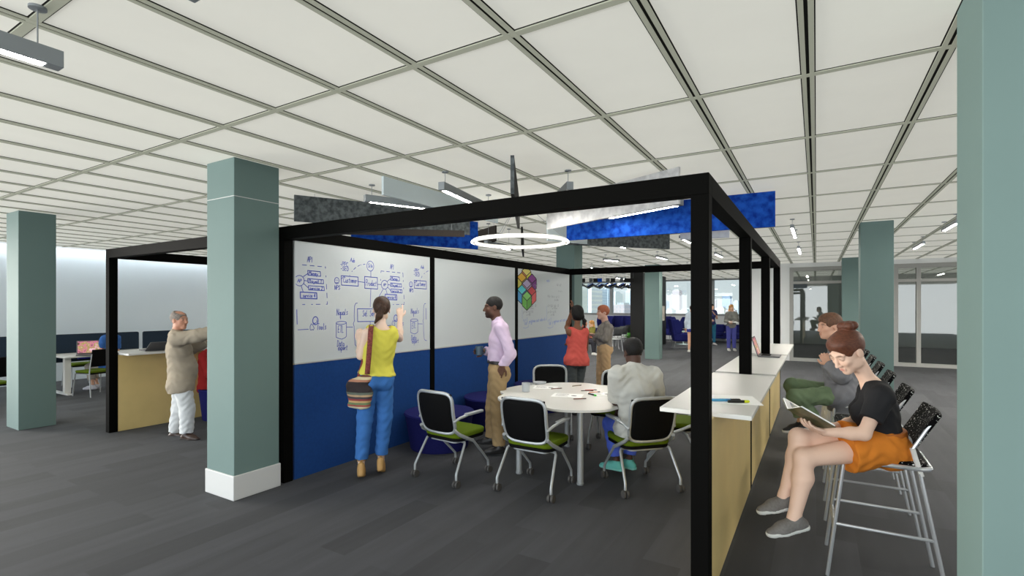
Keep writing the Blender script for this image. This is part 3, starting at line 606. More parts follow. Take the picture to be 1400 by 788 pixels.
fl = ['small far pendant light above the redhead man, over the back beam', 'far pendant light left of the right front post, above the lounge', 'far pendant light just right of the right front post above the back beam', 'pendant light just left of the right front post below the blue baffle', 'far pendant light under the grey baffle behind the blue one', 'pendant light right of the blue baffle, nearer of two', 'pendant light right of the blue baffle, farther of two', 'far pendant light right of the mid teal column, the lower one', 'pendant light against the right-hand large column edge', 'tiny pendant light toward the window wall', 'tiny pendant light before the lounge sofa', 'tiny pendant light above the seated group']
for (a, b), l_ in zip(far, fl): luminaire(a, b, 2.85, l_, w=.05, h=.05)
# unseen pendants added behind and beside the camera to brighten the room
for x, y, l_ in ((-5.6, -1.5, 'added linear pendant light behind the camera, left row'), (-.3, -1.5, 'added linear pendant light behind the camera, middle row'), (2.6, 1.0, 'added linear pendant light right of the camera'), (-8.2, 0.2, 'added linear pendant light left of the camera'), (2.9, 5.5, 'added linear pendant light outside the right column'), (-12.6, 0.3, 'added linear pendant light over the desks left of the frame'), (-11.0, 0.9, 'added linear pendant light left of the frame near the desks'), (3.6, 9.0, 'added linear pendant light on the right beyond the large column'), (3.6, 13.0, 'added linear pendant light at the far right before the glass partition'), (5.2, 11.0, 'added linear pendant light at the far right side'), (5.2, 15.2, 'added linear pendant light at the far right corner')):
    luminaire((x, y), (x, y + 1.2), 2.75, l_)
for k, (x, y) in enumerate(((-7.2, 8.2), (-7.2, 11.2), (-9.4, 9.5), (-9.4, 13.5), (-11.6, 11.5), (-11.6, 15.5), (-9.4, 18.0), (-7.2, 20.5), (-4.0, 20.5), (-11.6, 20.5))):  # pendants added behind the whiteboards to lift the far area's ambient light
    luminaire((x, y), (x, y + 1.2), 2.85, 'added linear pendant light of the open office behind the whiteboards, %s from the booth' % ['first', 'second', 'third', 'fourth', 'fifth', 'sixth', 'seventh', 'eighth', 'ninth', 'tenth'][k])
RC = U(711, 333, 6.5)
t = thing('ring_light', 'glowing white ring pendant light above the meeting table', 'light', RC)
n = 64; R0 = .592
MB().tube([(R0 * math.cos(a), R0 * math.sin(a), .02) for a in np.linspace(0, 2 * PI, n, endpoint=False)], .026, 10, closed=True, flat=1.0).build('ring_housing', mat('white_ring_metal', (226, 224, 218), .4, emit=(255, 250, 240), estr=.35), t, smooth=True)
dm = MB()
for r_, z0 in ((R0 - .026, None), (R0 + .026, None)): dm.tube([(r_ * math.cos(a), r_ * math.sin(a), .012) for a in np.linspace(0, 2 * PI, n, endpoint=False)], .010, 8, closed=True)
dm.build('diffuser', M_RING, t, smooth=True)
for a in (.6, 2.7, 4.8):
    MB().tube([(R0 * math.cos(a), R0 * math.sin(a), .05), (.08 * math.cos(a), .08 * math.sin(a), CZ - RC[2] - .01)], .003, 5).build('cable', M_FIX, t)
MB().lathe([(.001, CZ - RC[2] - .035), (.1, CZ - RC[2] - .03), (.1, CZ - RC[2] - .009)], (0, 0, 0), 24).build('canopy', M_FIX, t, smooth=True)
# wavy and flat baffles hanging over the far seating
cols_ = [FG, FK, FB, FP, FK, FB]; cn = ['grey', 'black', 'blue', 'pale', 'second black', 'second blue']
for i in range(6):
    zc = 19.5 + i * .7; a, b = P_(782 + i * 5, zc), P_(872, zc + .5); l = np.linalg.norm(b - a); c = (a + b) / 2
    m = MB(); N = 60
    for k in range(N):
        for q in (0, 1):
            pass
    vs = []; fs = []
    for k in range(N + 1):
        x = -l / 2 + l * k / N; z = .06 * (abs(((k * 6.0 / N + i * .37) % 1) - .5) * 4 - 1)
        for dy in (-.02, .02):
            for dz in (0, .06): vs.append((x, dy, z + dz))
    for k in range(N):
        o_ = k * 4
        for p, q in ((0, 1), (1, 3), (3, 2), (2, 0)): fs.append((o_ + p, o_ + q, o_ + 4 + q, o_ + 4 + p))
    m.add(vs, fs); o = m.build('wavy_baffle', cols_[i]); d = b - a
    o.location = (c[0], c[1], 2.40 + i * .045); o.rotation_euler = (0, 0, math.atan2(d[1], d[0])); tag(o, '%s zigzag baffle hanging over the far seating by the windows' % cn[i], 'baffle', 'zigzag baffles over the far seating')
for i, (px, w, m, cname) in enumerate(((797, 6, FK, 'black'), (808, 5, FG, 'grey'), (814, 6, FK, 'black'), (820, 6, FB, 'bright blue'), (831, 5, FG, 'grey'), (838, 6, FK, 'black'), (850, 5, FG, 'pale grey'), (860, 14, FK, 'wide black'))):
    baffle(P_(px - w / 2, 19.0), P_(px + w / 2, 19.0), 2.58, 2.72, m, 'short %s baffle above the zigzag ones, %s from the teal column' % (cname, ['first', 'second', 'third', 'fourth', 'fifth', 'sixth', 'seventh', 'eighth'][i]))
#PART2
# ------------------------------------------------------------------ soft-body surfaces: smooth unions of tapered limbs, meshed by surface nets
class SD:
    def __init__(s): s.ops = []
    def cone(s, a, b, ra, rb, k=.02, flat=None, sub=False):
        a, b = np.asarray(a, float), np.asarray(b, float); r = max(ra, rb); ba = b - a; l2 = float(ba @ ba) + 1e-12
        def f(X, Y, Z):
            dx, dy, dz = X - a[0], Y - a[1], Z - a[2]
            t = np.clip((dx * ba[0] + dy * ba[1] + dz * ba[2]) / l2, 0, 1)
            dx = dx - t * ba[0]; dy = dy - t * ba[1]; dz = dz - t * ba[2]
            if flat is not None:
                n, q = flat; w = (dx * n[0] + dy * n[1] + dz * n[2]) * (1 / q - 1); dx = dx + n[0] * w; dy = dy + n[1] * w; dz = dz + n[2] * w
            return np.sqrt(dx * dx + dy * dy + dz * dz) - (ra + (rb - ra) * t)
        s.ops.append(('sub' if sub else 'add', f, np.minimum(a, b) - r, np.maximum(a, b) + r, k)); return s
    def ell(s, c, r, R=None, k=.02, sub=False):
        c = np.asarray(c, float); r = np.asarray(r, float); R = np.eye(3) if R is None else R; m = r.max()
        def f(X, Y, Z):
            dx, dy, dz = X - c[0], Y - c[1], Z - c[2]
            l = [dx * R[0, i] + dy * R[1, i] + dz * R[2, i] for i in range(3)]
            k0 = np.sqrt(sum((l[i] / r[i]) ** 2 for i in range(3))); k1 = np.sqrt(sum((l[i] / r[i] ** 2) ** 2 for i in range(3))) + 1e-9
            return k0 * (k0 - 1) / k1
        s.ops.append(('sub' if sub else 'add', f, c - m, c + m, k)); return s
    def cut(s, p, n):
        p = np.asarray(p, float); n = nrm(n)
        s.ops.append(('cut', lambda X, Y, Z: (X - p[0]) * n[0] + (Y - p[1]) * n[1] + (Z - p[2]) * n[2], None, None, 0)); return s
    def grp(s, sd, k=.02):
        lo, hi = sd.bounds(); s.ops.append(('grp', sd, lo, hi, k)); return s
    def bounds(s):
        bs = [o for o in s.ops if o[0] in ('add', 'grp')]
        return np.min([o[2] for o in bs], 0), np.max([o[3] for o in bs], 0)
    def ev(s, ax):
        f = np.full((len(ax[0]), len(ax[1]), len(ax[2])), .4, np.float32); h = ax[0][1] - ax[0][0] if len(ax[0]) > 1 else .01
        for kind, fn, lo, hi, k in s.ops:
            if kind == 'cut':
                f = np.maximum(f, fn(ax[0][:, None, None], ax[1][None, :, None], ax[2][None, None, :])); continue
            pad = k + 3 * h; sl = []
            for d in range(3):
                i0 = np.searchsorted(ax[d], lo[d] - pad); i1 = np.searchsorted(ax[d], hi[d] + pad); sl.append(slice(i0, i1))
            if any(q.stop - q.start < 2 for q in sl): continue
            sub = [ax[d][sl[d]] for d in range(3)]; sl = tuple(sl)
            if kind == 'grp': d_ = fn.ev(sub)
            else: d_ = fn(sub[0][:, None, None], sub[1][None, :, None], sub[2][None, None, :])
            g = f[sl]
            if kind == 'sub':
                d_ = -d_; hh = np.maximum(k - np.abs(g - d_), 0) / max(k, 1e-6); f[sl] = np.maximum(g, d_) + hh * hh * k * .25
            else:
                hh = np.maximum(k - np.abs(g - d_), 0) / max(k, 1e-6); f[sl] = np.minimum(g, d_) - hh * hh * k * .25
        return f
OFF = np.array([(i, j, k) for i in (0, 1) for j in (0, 1) for k in (0, 1)])
EDG = [(0, 4), (1, 5), (2, 6), (3, 7), (0, 2), (1, 3), (4, 6), (5, 7), (0, 1), (2, 3), (4, 5), (6, 7)]
def snet(f, ax):
    s = f < 0; n = [q - 1 for q in f.shape]
    cs = [s[o[0]:o[0] + n[0], o[1]:o[1] + n[1], o[2]:o[2] + n[2]] for o in OFF]
    al = cs[0].copy(); an = cs[0].copy()
    for c in cs[1:]: al &= c; an |= c
    I = np.argwhere(an & ~al)
    if len(I) == 0: return np.zeros((0, 3)), np.zeros((0, 4), int)
    vid = np.full(n, -1, np.int64); vid[tuple(I.T)] = np.arange(len(I))
    fv = np.stack([f[tuple((I + o).T)] for o in OFF], 1); pos = np.zeros((len(I), 3)); cnt = np.zeros(len(I))
    for a, b in EDG:
        m = (fv[:, a] < 0) != (fv[:, b] < 0); t = np.where(m, fv[:, a] / np.where(m, fv[:, a] - fv[:, b], 1), 0)[:, None]
        pos += m[:, None] * (OFF[a] + t * (OFF[b] - OFF[a])); cnt += m
    pos = I + pos / cnt[:, None]; h = np.array([a[1] - a[0] for a in ax]); V = np.array([a[0] for a in ax]) + pos * h
    Q = []
    for d in range(3):
        u, w = (d + 1) % 3, (d + 2) % 3
        sa = [slice(0, q) for q in f.shape]; sb = list(sa); sa[d] = slice(0, f.shape[d] - 1); sb[d] = slice(1, f.shape[d])
        A, B = s[tuple(sa)], s[tuple(sb)]; E_ = np.argwhere(A != B)
        ok = (E_[:, u] > 0) & (E_[:, w] > 0) & (E_[:, u] < f.shape[u] - 1) & (E_[:, w] < f.shape[w] - 1); E_ = E_[ok]
        if not len(E_): continue
        du = np.zeros(3, int); du[u] = 1; dw = np.zeros(3, int); dw[w] = 1
        q = np.stack([vid[tuple((E_ - du - dw).T)], vid[tuple((E_ - dw).T)], vid[tuple(E_.T)], vid[tuple((E_ - du).T)]], 1)
        flip = ~A[tuple(E_.T)]; q[flip] = q[flip][:, ::-1]; Q.append(q)
    return V, np.concatenate(Q)
def sd_mesh(sd, h, fine=()):
    lo, hi = sd.bounds(); lo = lo - 3 * h; hi = hi + 3 * h; Vs, Qs, n = [], [], 0
    for bi, (a, b, hh) in enumerate([(lo, hi, h)] + list(fine)):
        ax = [np.arange(a[d], b[d] + hh, hh) for d in range(3)]
        V, Q = snet(sd.ev(ax), ax)
        if bi == 0 and len(fine) and len(V):
            keep = np.ones(len(Q), bool); cen = V[Q].mean(1)
            for (fa, fb, fh) in fine: keep &= ~np.all((cen > np.asarray(fa) + h * 1.2) & (cen < np.asarray(fb) - h * 1.2), 1)
            Q = Q[keep]
        Vs.append(V); Qs.append(Q + n); n += len(V)
    V, Q = np.concatenate(Vs), np.concatenate(Qs); used = np.zeros(len(V), bool); used[Q.ravel()] = True; mp = np.cumsum(used) - 1
    return V[used], mp[Q]
def sd_obj(name, sd, h, m, parent=None, base=None, fine=(), paint=None, wr=0.0):
    V, Q = sd_mesh(sd, h, fine); base = np.zeros(3) if base is None else base
    if wr:  # soft cloth folds, real displacement of the garment surface
        e = V - V.mean(0); q = np.sin(e[:, 2] * 55 + 4 * np.sin(e[:, 0] * 17 + e[:, 1] * 13)) * np.sin(e[:, 0] * 23 - e[:, 1] * 19 + 3 * np.sin(e[:, 2] * 11))
        ctr = np.zeros_like(V); fn = np.cross(V[Q[:, 2]] - V[Q[:, 0]], V[Q[:, 3]] - V[Q[:, 1]])
        for c in range(4): np.add.at(ctr, Q[:, c], fn)
        ctr /= np.linalg.norm(ctr, axis=1, keepdims=True) + 1e-9; V = V + ctr * (q * wr)[:, None]
    me = bpy.data.meshes.new(name); me.vertices.add(len(V)); me.vertices.foreach_set('co', (V - base).astype(np.float32).ravel())
    me.loops.add(Q.size); me.loops.foreach_set('vertex_index', Q.astype(np.int32).ravel()); me.polygons.add(len(Q))
    me.polygons.foreach_set('loop_start', np.arange(0, Q.size, 4, dtype=np.int32)); me.polygons.foreach_set('loop_total', np.full(len(Q), 4, np.int32))
    me.update(calc_edges=True); me.validate(); me.polygons.foreach_set('use_smooth', np.ones(len(me.polygons), bool)); me.materials.append(m)
    if paint is not None:
        c = np.ones((len(V), 4), np.float32); c[:, :3] = paint(V); at = me.color_attributes.new('Col', 'FLOAT_COLOR', 'POINT'); at.data.foreach_set('color', c.ravel())
    o = bpy.data.objects.new(name, me); link(o, parent)
    if parent is None: o.location = [float(q) for q in base]
    return o
def frame3(f, up=(0, 0, 1)):  # columns: side(right), forward, up
    f = nrm(f); r = nrm(np.cross(f, up)); u = np.cross(r, f); return np.stack([r, f, u], 1)
M_EYE = attr_mat('eye', 0.25, 0.5)
def cloth(name, c, **k): return mat(name, c, k.pop('rough', .85), spec=.15, bump=k.pop('bump', .25), bscale=k.pop('bscale', 35), noise=k.pop('noise', .05), nscale=k.pop('nscale', 12), **k)
def lin(c): return np.array(L(c)[:3])
def person(label, zc, J, face, skin=(214, 170, 145), sex='m', hair=None, top=None, legs=None, shoe=None, hands=(None, None), h=.009, hf=.005, group=None, bulk=1.0, headk=1.0, base=None, lip=None, torso_f=None, lids=False, hair_col=(60, 40, 28)):
    """J: joints as (px, py, depth offset) -> world; face/hand directions in camera frame (right, away, up)."""
    W = {k: U(v[0], v[1], zc + v[2]) for k, v in J.items()}
    D = lambda v: nrm(RIGHT * v[0] + FWD * v[1] + UP * v[2])
    W['wrL0'] = W['wrL']
    hipM = (W['hipL'] + W['hipR']) / 2; shM = (W['shL'] + W['shR']) / 2; axis = nrm(shM - hipM)
    lat = nrm((W['shR'] - W['shL']) * .5 + (W['hipR'] - W['hipL'])); lat = nrm(lat - axis * (lat @ axis)); fwd = np.cross(axis, lat)
    TR = np.stack([lat, fwd, axis], 1); TL = np.linalg.norm(shM - hipM); sw = np.linalg.norm(W['shR'] - W['shL']) / 2; b = bulk
    T = lambda x, y, z: hipM + lat * x + fwd * y + axis * (z * TL)
    FRM = frame3(D(face)); hc = W['head']; HP = lambda x, y, z: hc + FRM @ (np.array([x, y, z]) * headk)
    fem = sex == 'f'; hipw = .155 if fem else .15
    def torso(sd, e=0.0, k=.05):
        sd.ell(T(0, -.005, .05), np.array([hipw * b, .105 * b, .125]) + e, TR, k)
        for s in (-1, 1): sd.ell(T(s * .07, -.05, -.06), np.array([.078, .085, .09]) * b + e, TR, k)
        sd.ell(T(0, .005, .34), np.array([(.118 if fem else .14) * b, (.09 if fem else .108) * b, .15]) + e, TR, k)
        sd.ell(T(0, .0, .70), np.array([min(sw * .88, .165) * b, (.098 if fem else .11) * b, .19]) + e, TR, k)
        sd.cone(W['shL'] * .9 + W['shR'] * .1, W['shR'] * .9 + W['shL'] * .1, (.048 if fem else .056) + e, (.048 if fem else .056) + e, k)
        for s in ('shL', 'shR'): sd.cone(W['neck'] - axis * .01, W[s] * .85 + shM * .15, .042 + e, .042 + e, k)
        if fem:
            for s in (-1, 1): sd.ell(T(s * .062, .085, .66), np.array([.058, .05, .06]) + e, TR, .03)
        return sd
    aw = .9 if fem else 1.05
    def arm(sd, S, e=0.0, t=2.0, k=.025):
        sh, el, wr = W['sh' + S], W['el' + S], W['wr' + S]; p = el if t >= 1 else sh + (el - sh) * t
        sd.cone(sh, p, .05 * aw * b + e, (.05 - .011 * min(t, 1)) * aw * b + e, k)
        if t > 1:
            m_ = el + (wr - el) * .3; sd.cone(el, m_, .039 * aw * b + e, .040 * aw * b + e, k); sd.cone(m_, wr, .040 * aw * b + e, .027 * aw + e, k)
        return sd
    def leg(sd, S, e=0.0, k=.03):
        hp, kn, an = W['hip' + S], W['knee' + S], W['ank' + S]; bk = nrm(np.cross(lat, nrm(an - kn))) * 1.0
        if bk @ fwd > 0: bk = -bk
        sd.cone(hp, kn, .084 * b + e, .054 * b + e, k); c = kn + (an - kn) * .33 + bk * .012
        sd.cone(kn, c, .053 * b + e, .056 * b + e, k); sd.cone(c, an, .055 * b + e, .036 + e, k); return sd
    # ---- body
    cov = top and top.get('sleeve', 'none') != 'none'
    B = SD(); torso(B, -.008 if cov else -.003)
    for S in 'LR':
        arm(B, S, -.006 if cov and top['sleeve'] == 'long' else 0.0); leg(B, S, 0.0 if (not legs or legs.get('short')) else -.014)
    nr = .044 if fem else .058
    B.cone(W['neck'] - axis * .03, HP(0, -.022, -.055), nr * 1.08, nr * headk, .03)
    for sp_ in ((0, -.014, .035, .074, .095, .088, .02), (0, .028, -.03, .059, .064, .088, .03)): B.ell(HP(*sp_[:3]), np.array(sp_[3:6]) * headk, FRM, sp_[6])
    B.ell(HP(0, .07, -.096), np.array([.024, .02, .018]) * headk, FRM, .03)
    for s in (-1, 1):
        B.ell(HP(s * .043, .012, -.066), np.array([.02, .03, .024]) * headk, FRM, .03); B.ell(HP(s * .036, .066, -.02), np.array([.022, .02, .02]) * headk, FRM, .025)
        B.ell(HP(s * .0315, .099, .008), np.array([.017, .013, .012]) * headk, FRM, .014, sub=True)
        B.ell(HP(s * .0315, .080, .008), np.array([.0155, .0125, .0125]) * headk, FRM, .004)
        if lids: B.ell(HP(s * .0315, .0805, .0115), np.array([.0165, .0150, .0120]) * headk, FRM, .004)
        B.ell(HP(s * .078, -.008, -.004), np.array([.009, .021, .032]) * headk, FRM, .008)
        B.cone(HP(s * .012, .086, .028), HP(s * .05, .074, .030), .009, .007, .014)
        B.ell(HP(s * .011, .099, -.034), np.array([.008, .009, .007]) * headk, FRM, .006)
    B.cone(HP(0, .089, .016), HP(0, .1115, -.029), .0075 * headk, .0105 * headk, .012)
    B.cone(HP(-.016, .088, -.060), HP(.016, .088, -.060), .0065, .0065, .008); B.cone(HP(-.014, .087, -.072), HP(.014, .087, -.072), .0072, .0072, .008)
    fine = []
    hs = .93 if fem else 1.03
    for S, sp_ in zip('LR', hands):
        wr = W['wr' + S]; sp_ = sp_ or {}
        u = D(sp_['dir']) if 'dir' in sp_ else nrm(wr - W['el' + S]); n = D(sp_.get('palm', (-.5 if S == 'L' else .5, 0, -.2))); n = nrm(n - u * (n @ u))
        sgn = 1 if S == 'L' else -1; t = np.cross(n, u) * -sgn if 'flip' not in sp_ else np.cross(n, u) * sgn
        curl = sp_.get('curl', .35); q = lambda a, t_, m_: wr + (u * a + t * t_ + n * m_) * hs
        B.cone(wr, q(.03, .004, 0), .026 * hs, .030 * hs, .02, flat=(n, .62)); B.cone(q(.035, .018, 0), q(.08, .022, 0), .021 * hs, .019 * hs, .012, flat=(n, .62)); B.cone(q(.035, -.016, 0), q(.075, -.020, 0), .022 * hs, .019 * hs, .012, flat=(n, .62))
        for fi, (t0, ln, a0) in enumerate(((.030, .072, .088), (.010, .080, .092), (-.010, .074, .089), (-.029, .058, .082))):
            p = q(a0, t0, 0); d0 = nrm(u + t * t0 * 2.0); c_ = curl
            if sp_.get('point') and fi > 0: c_ = 1.25
            if sp_.get('point') and fi == 0: c_ = .12
            ang = c_ * .5; rr = .0095
            B.cone(q(a0 - .03, t0 * .85, 0), p, .011 * hs, rr * hs, .008)
            for sg in (.45, .31, .26):
                dd = d0 * math.cos(ang) + n * math.sin(ang); p2 = p + dd * ln * sg * hs; B.cone(p, p2, rr * hs, (rr - .0009) * hs, .003); p = p2; ang += c_; rr -= .0009
        p = q(.022, .026, .004); d1 = nrm(u * .62 + t * .72 + n * .35); p2 = p + d1 * .040 * hs; p3 = p2 + nrm(u * .85 + t * .30 + n * .4) * .030 * hs; p4 = p3 + nrm(u * .9 + t * .05 + n * .45) * .025 * hs
        B.cone(p, p2, .0145 * hs, .0115 * hs, .012); B.cone(p2, p3, .0112 * hs, .010 * hs, .004); B.cone(p3, p4, .010 * hs, .0082 * hs, .004)
        c = q(.07, 0, 0); fine.append((c - .13, c + .13, min(hf, .0045)))
    for S in 'LR':
        a = W['ank' + S]; td = D(shoe[S])
        B.cone(a, a + td * .03 - UP * .045, .036, .030, .02); B.cone(a - td * .035 - UP * .05, a + td * .10 - UP * .058, .026, .028, .02)
    fine.insert(0, (hc - .165 * headk, hc + np.array([.165, .165, .17]) * headk, hf))
    sk = lin(skin); hcol = lin(hair_col); lc = lin(lip) if lip else sk * np.array([.84, .62, .58])
    def paint(V):
        c = np.tile(sk, (len(V), 1)).astype(np.float32); l = (V - hc) @ FRM / headk
        def blend(m, col, w=1.0): c[:] = c * (1 - m[:, None] * w) + col * (m[:, None] * w)
        near = (np.abs(l).max(1) < .2)
        d = np.sqrt((l[:, 0] / .021) ** 2 + ((l[:, 1] - .096) / .018) ** 2 + ((l[:, 2] + .066) / .0105) ** 2); blend(np.clip(1.5 - d * 1.3, 0, .8) * near, lc)
        for s in (-1, 1):
            x = l[:, 0] * s; arch = .031 - 8.0 * (x - .030) ** 2
            d = np.sqrt(((x - .032) / .021) ** 2 + ((l[:, 2] - arch) / .0052) ** 2); blend(np.clip(1.5 - d, 0, 1) * (l[:, 1] > .04) * near, hcol, .85)
            d = np.sqrt(((x - .042) / .022) ** 2 + ((l[:, 1] - .07) / .03) ** 2 + ((l[:, 2] + .03) / .02) ** 2); blend(np.clip(1 - d, 0, 1) * near, sk * np.array([1.0, .80, .77]), .4)
            d = np.sqrt(((x - .0315) / .019) ** 2 + ((l[:, 2] - .017) / .0042) ** 2); blend(np.clip(1.3 - d, 0, 1) * (l[:, 1] > .05) * near, sk * .35, .8)
        if sex == 'b':
            d = np.sqrt((l[:, 0] / .06) ** 2 + ((l[:, 1] - .06) / .05) ** 2 + ((l[:, 2] + .085) / .04) ** 2); blend(np.clip(1.6 - d, 0, 1) * near, hcol, .75)
        return c
    bs = base if base is not None else np.array([hipM[0], hipM[1], 0.0])
    o = sd_obj('person', B, h, SKIN, None, bs, fine, paint); tag(o, label, 'person', group)
    def part(name, sd, hh, m, wr=0.0, fine=(), lab=None, paint=None):
        p = sd_obj(name, sd, hh, m, o, bs, fine, paint, wr); 
        if lab: p['label'] = lab
        return p
    # ---- eyes
    if hf < .0075:
        for s in (-1, 1):
            c = HP(s * .0315, .0785, .006); r_ = .0128 * headk; m = MB(); m.lathe([(max(1e-4, r_ * math.sin(a)), -r_ * math.cos(a)) for a in np.linspace(0, PI, 13)], (0, 0, 0), 16)
            V = np.array(m.v); V = V[:, [0, 2, 1]]; loc = V.copy(); Vw = c + loc @ FRM.T
            m.v = [tuple(q) for q in (Vw - bs)]; e = m.build('eye', M_EYE, o, smooth=True)
            rad = np.sqrt(loc[:, 0] ** 2 + (loc[:, 2] + .002) ** 2) / r_; col = np.ones((len(V), 4), np.float32); fr = loc[:, 1] > 0
            col[:, :3] = lin((226, 220, 214)); ir = fr & (rad < .55); col[ir, :3] = lin((88, 62, 42)); pu = fr & (rad < .26); col[pu, :3] = .01
            at = e.data.color_attributes.new('Col', 'FLOAT_COLOR', 'POINT'); at.data.foreach_set('color', col.ravel())
    # ---- hair
    if hair:
        Hs = SD(); kind, hm = hair['kind'], hair['m']; g = hair.get('g', .011)
        Hs.ell(HP(0, -.018, .042), (np.array([.075, .096, .088]) + g) * headk, FRM, .02)
        if kind not in ('balding', 'buzz'): Hs.ell(HP(0, .035, .085), np.array([.062, .05, .035]) * headk, FRM, .03)
        if 'extra' in hair: hair['extra'](Hs, HP)
        Hf = SD(); 
        Hs.ell(HP(0, .102, -.032), np.array([.074, .07, hair.get('line', .092)]) * headk, FRM, .01, sub=True)
        if kind in ('short', 'buzz', 'balding', 'bun'):
            for s in (-1, 1): Hs.ell(HP(s * .082, .012, -.03), np.array([.028, .042, .052]) * headk, FRM, .008, sub=True)
            Hs.cut(HP(0, 0, hair.get('nape', -.055)), -FRM[:, 2] * .9 + FRM[:, 1] * -.0)
        if kind == 'balding': Hs.ell(HP(0, .03, .125), np.array([.06, .085, .055]) * headk, FRM, .02, sub=True)
        if 'after' in hair: hair['after'](Hs, HP)
        part('hair', Hs, max(hf, .0045) if hf < .007 else hf, hm, wr=hair.get('wr', .0015))
    # ---- top
    if top:
        Gt = SD(); e = top.get('e', .012); torso(Gt, e, .05); hem = top.get('hem', -.1)
        if hem < -.03:
            lo_ = T(0, -.005, 0) + axis * hem; Gt.cone(T(0, -.005, .25), lo_ - axis * .05, (hipw - .02) * b + e, (hipw - .012) * b + e + top.get('flare', 0), .06, flat=(fwd, .72))
        if hem < -.05:
            for S in 'LR': hp, kn = W['hip' + S], W['knee' + S]; Gt.cone(hp, hp + (kn - hp) * .14, .092 * b + e, .090 * b + e, .04)
        if top.get('belly'): Gt.ell(T(0, .06, .30), np.array([.13, .10, .16]) + e, TR, .05)
        if fem is False: pass
        sl = top.get('sleeve', 'none')
        if sl != 'none':
            for S in 'LR':
                sg = SD(); es = e + top.get('es', .004)
                if sl == 'short':
                    tt = top.get('st', .55); arm(sg, S, es + .006, tt); p = W['sh' + S] + (W['el' + S] - W['sh' + S]) * tt; sg.cut(p, W['el' + S] - W['sh' + S])
                else:
                    arm(sg, S, es, 1.0); fa = SD(); el, wr = W['el' + S], W['wr' + S]; fa.cone(el, wr, .0405 * aw * b + es, .033 * aw * b + es, .02); fa.cut(wr - nrm(wr - el) * top.get('cuff', .01), wr - el); sg.grp(fa, .025)
                    if top.get('rolled'): p = W['el' + S] * .6 + W['wr' + S] * .4; sg.cut(p, W['wr' + S] - W['el' + S])
                Gt.grp(sg, .03)
        else:
            for S, s in (('L', -1), ('R', 1)):
                Gt.ell(W['sh' + S] + lat * s * .035 + axis * .0, [.052, .10, .13], TR, .01, sub=True)
        nk = top.get('neck', 'crew'); nb = W['neck']
        if nk == 'collar':
            Gt.cone(nb - axis * .02, nb + (HP(0, -.02, -.07) - nb) * .35, .066, .062, .02)
        elif nk == 'crew': Gt.ell(nb + axis * .03, [.075, .075, .045], TR, .01, sub=True)
        elif nk == 'v':
            Gt.ell(nb + axis * .03, [.082, .085, .05], TR, .01, sub=True); f0 = nb + fwd * .08; f1 = T(0, .15, .70); Gt.cone(f0, f1, .075, .02, .015, sub=True)
        elif nk == 'tank': Gt.ell(nb + axis * .02, [.10, .11, .085], TR, .015, sub=True)
        Gt.cut(T(0, 0, 0) + axis * hem, -axis)
        part(top.get('name', 'shirt'), Gt, h * .9 if h < .012 else h, top['m'], wr=top.get('wr', .0035))
    # ---- legs wear
    if legs:
        legs = dict(dict(waist=.10 if not top or top.get('hem', -.1) > 0 else top.get('hem', -.1) + .08), **legs)
        Gp = SD(); e = legs.get('e', .012)
        Pv = SD(); Pv.ell(T(0, -.005, .05), np.array([hipw * b, .105 * b, .125]) + e, TR, .05)
        for s in (-1, 1): Pv.ell(T(s * .07, -.05, -.06), np.array([.078, .085, .09]) * b + e, TR, .05)
        Pv.cut(T(0, 0, 0) + axis * legs['waist'], axis); Gp.grp(Pv, .0)
        for S in 'LR':
            sg = SD(); hp, kn, an = W['hip' + S], W['knee' + S], W['ank' + S]
            if legs.get('short'):
                tt = legs['short']; p = hp + (kn - hp) * tt; sg.cone(hp, p + (kn - hp) * .05, .088 * b + e, .088 * b + e + legs.get('flare', .0), .03); sg.cut(p, kn - hp)
            else:
                w1, w2 = legs.get('w', (.066, .056)); sg.cone(hp, kn, .088 * b + e, w1 + e * .6, .03); sn = SD(); sn.cone(kn, an - nrm(kn - an) * .03, w1 + e * .6, w2 + e * .3, .03)
                p = an + (kn - an) * legs.get('up', .02) / .42; sn.cut(p, an - kn); sg.grp(sn, .02)
            Gp.grp(sg, .012)
        part(legs.get('name', 'trousers'), Gp, h * .9 if h < .012 else h, legs['m'], wr=legs.get('wr', .004))
        if legs.get('belt'):
            Bt = SD(); Bt.cone(T(0, -.003, 0) + axis * (legs.get('waist', .10) - .035), T(0, -.003, 0) + axis * (legs.get('waist', .10)), (hipw) * b + e * .9, (hipw - .004) * b + e * .9, .01, flat=(fwd, .80)); pl_ = T(0, 0, 0) + axis * (legs.get('waist', .1)); Bt.cut(pl_ + axis * .004, axis); Bt.cut(pl_ - axis * .034, -axis)
            part('belt', Bt, h * .7, legs['belt'])
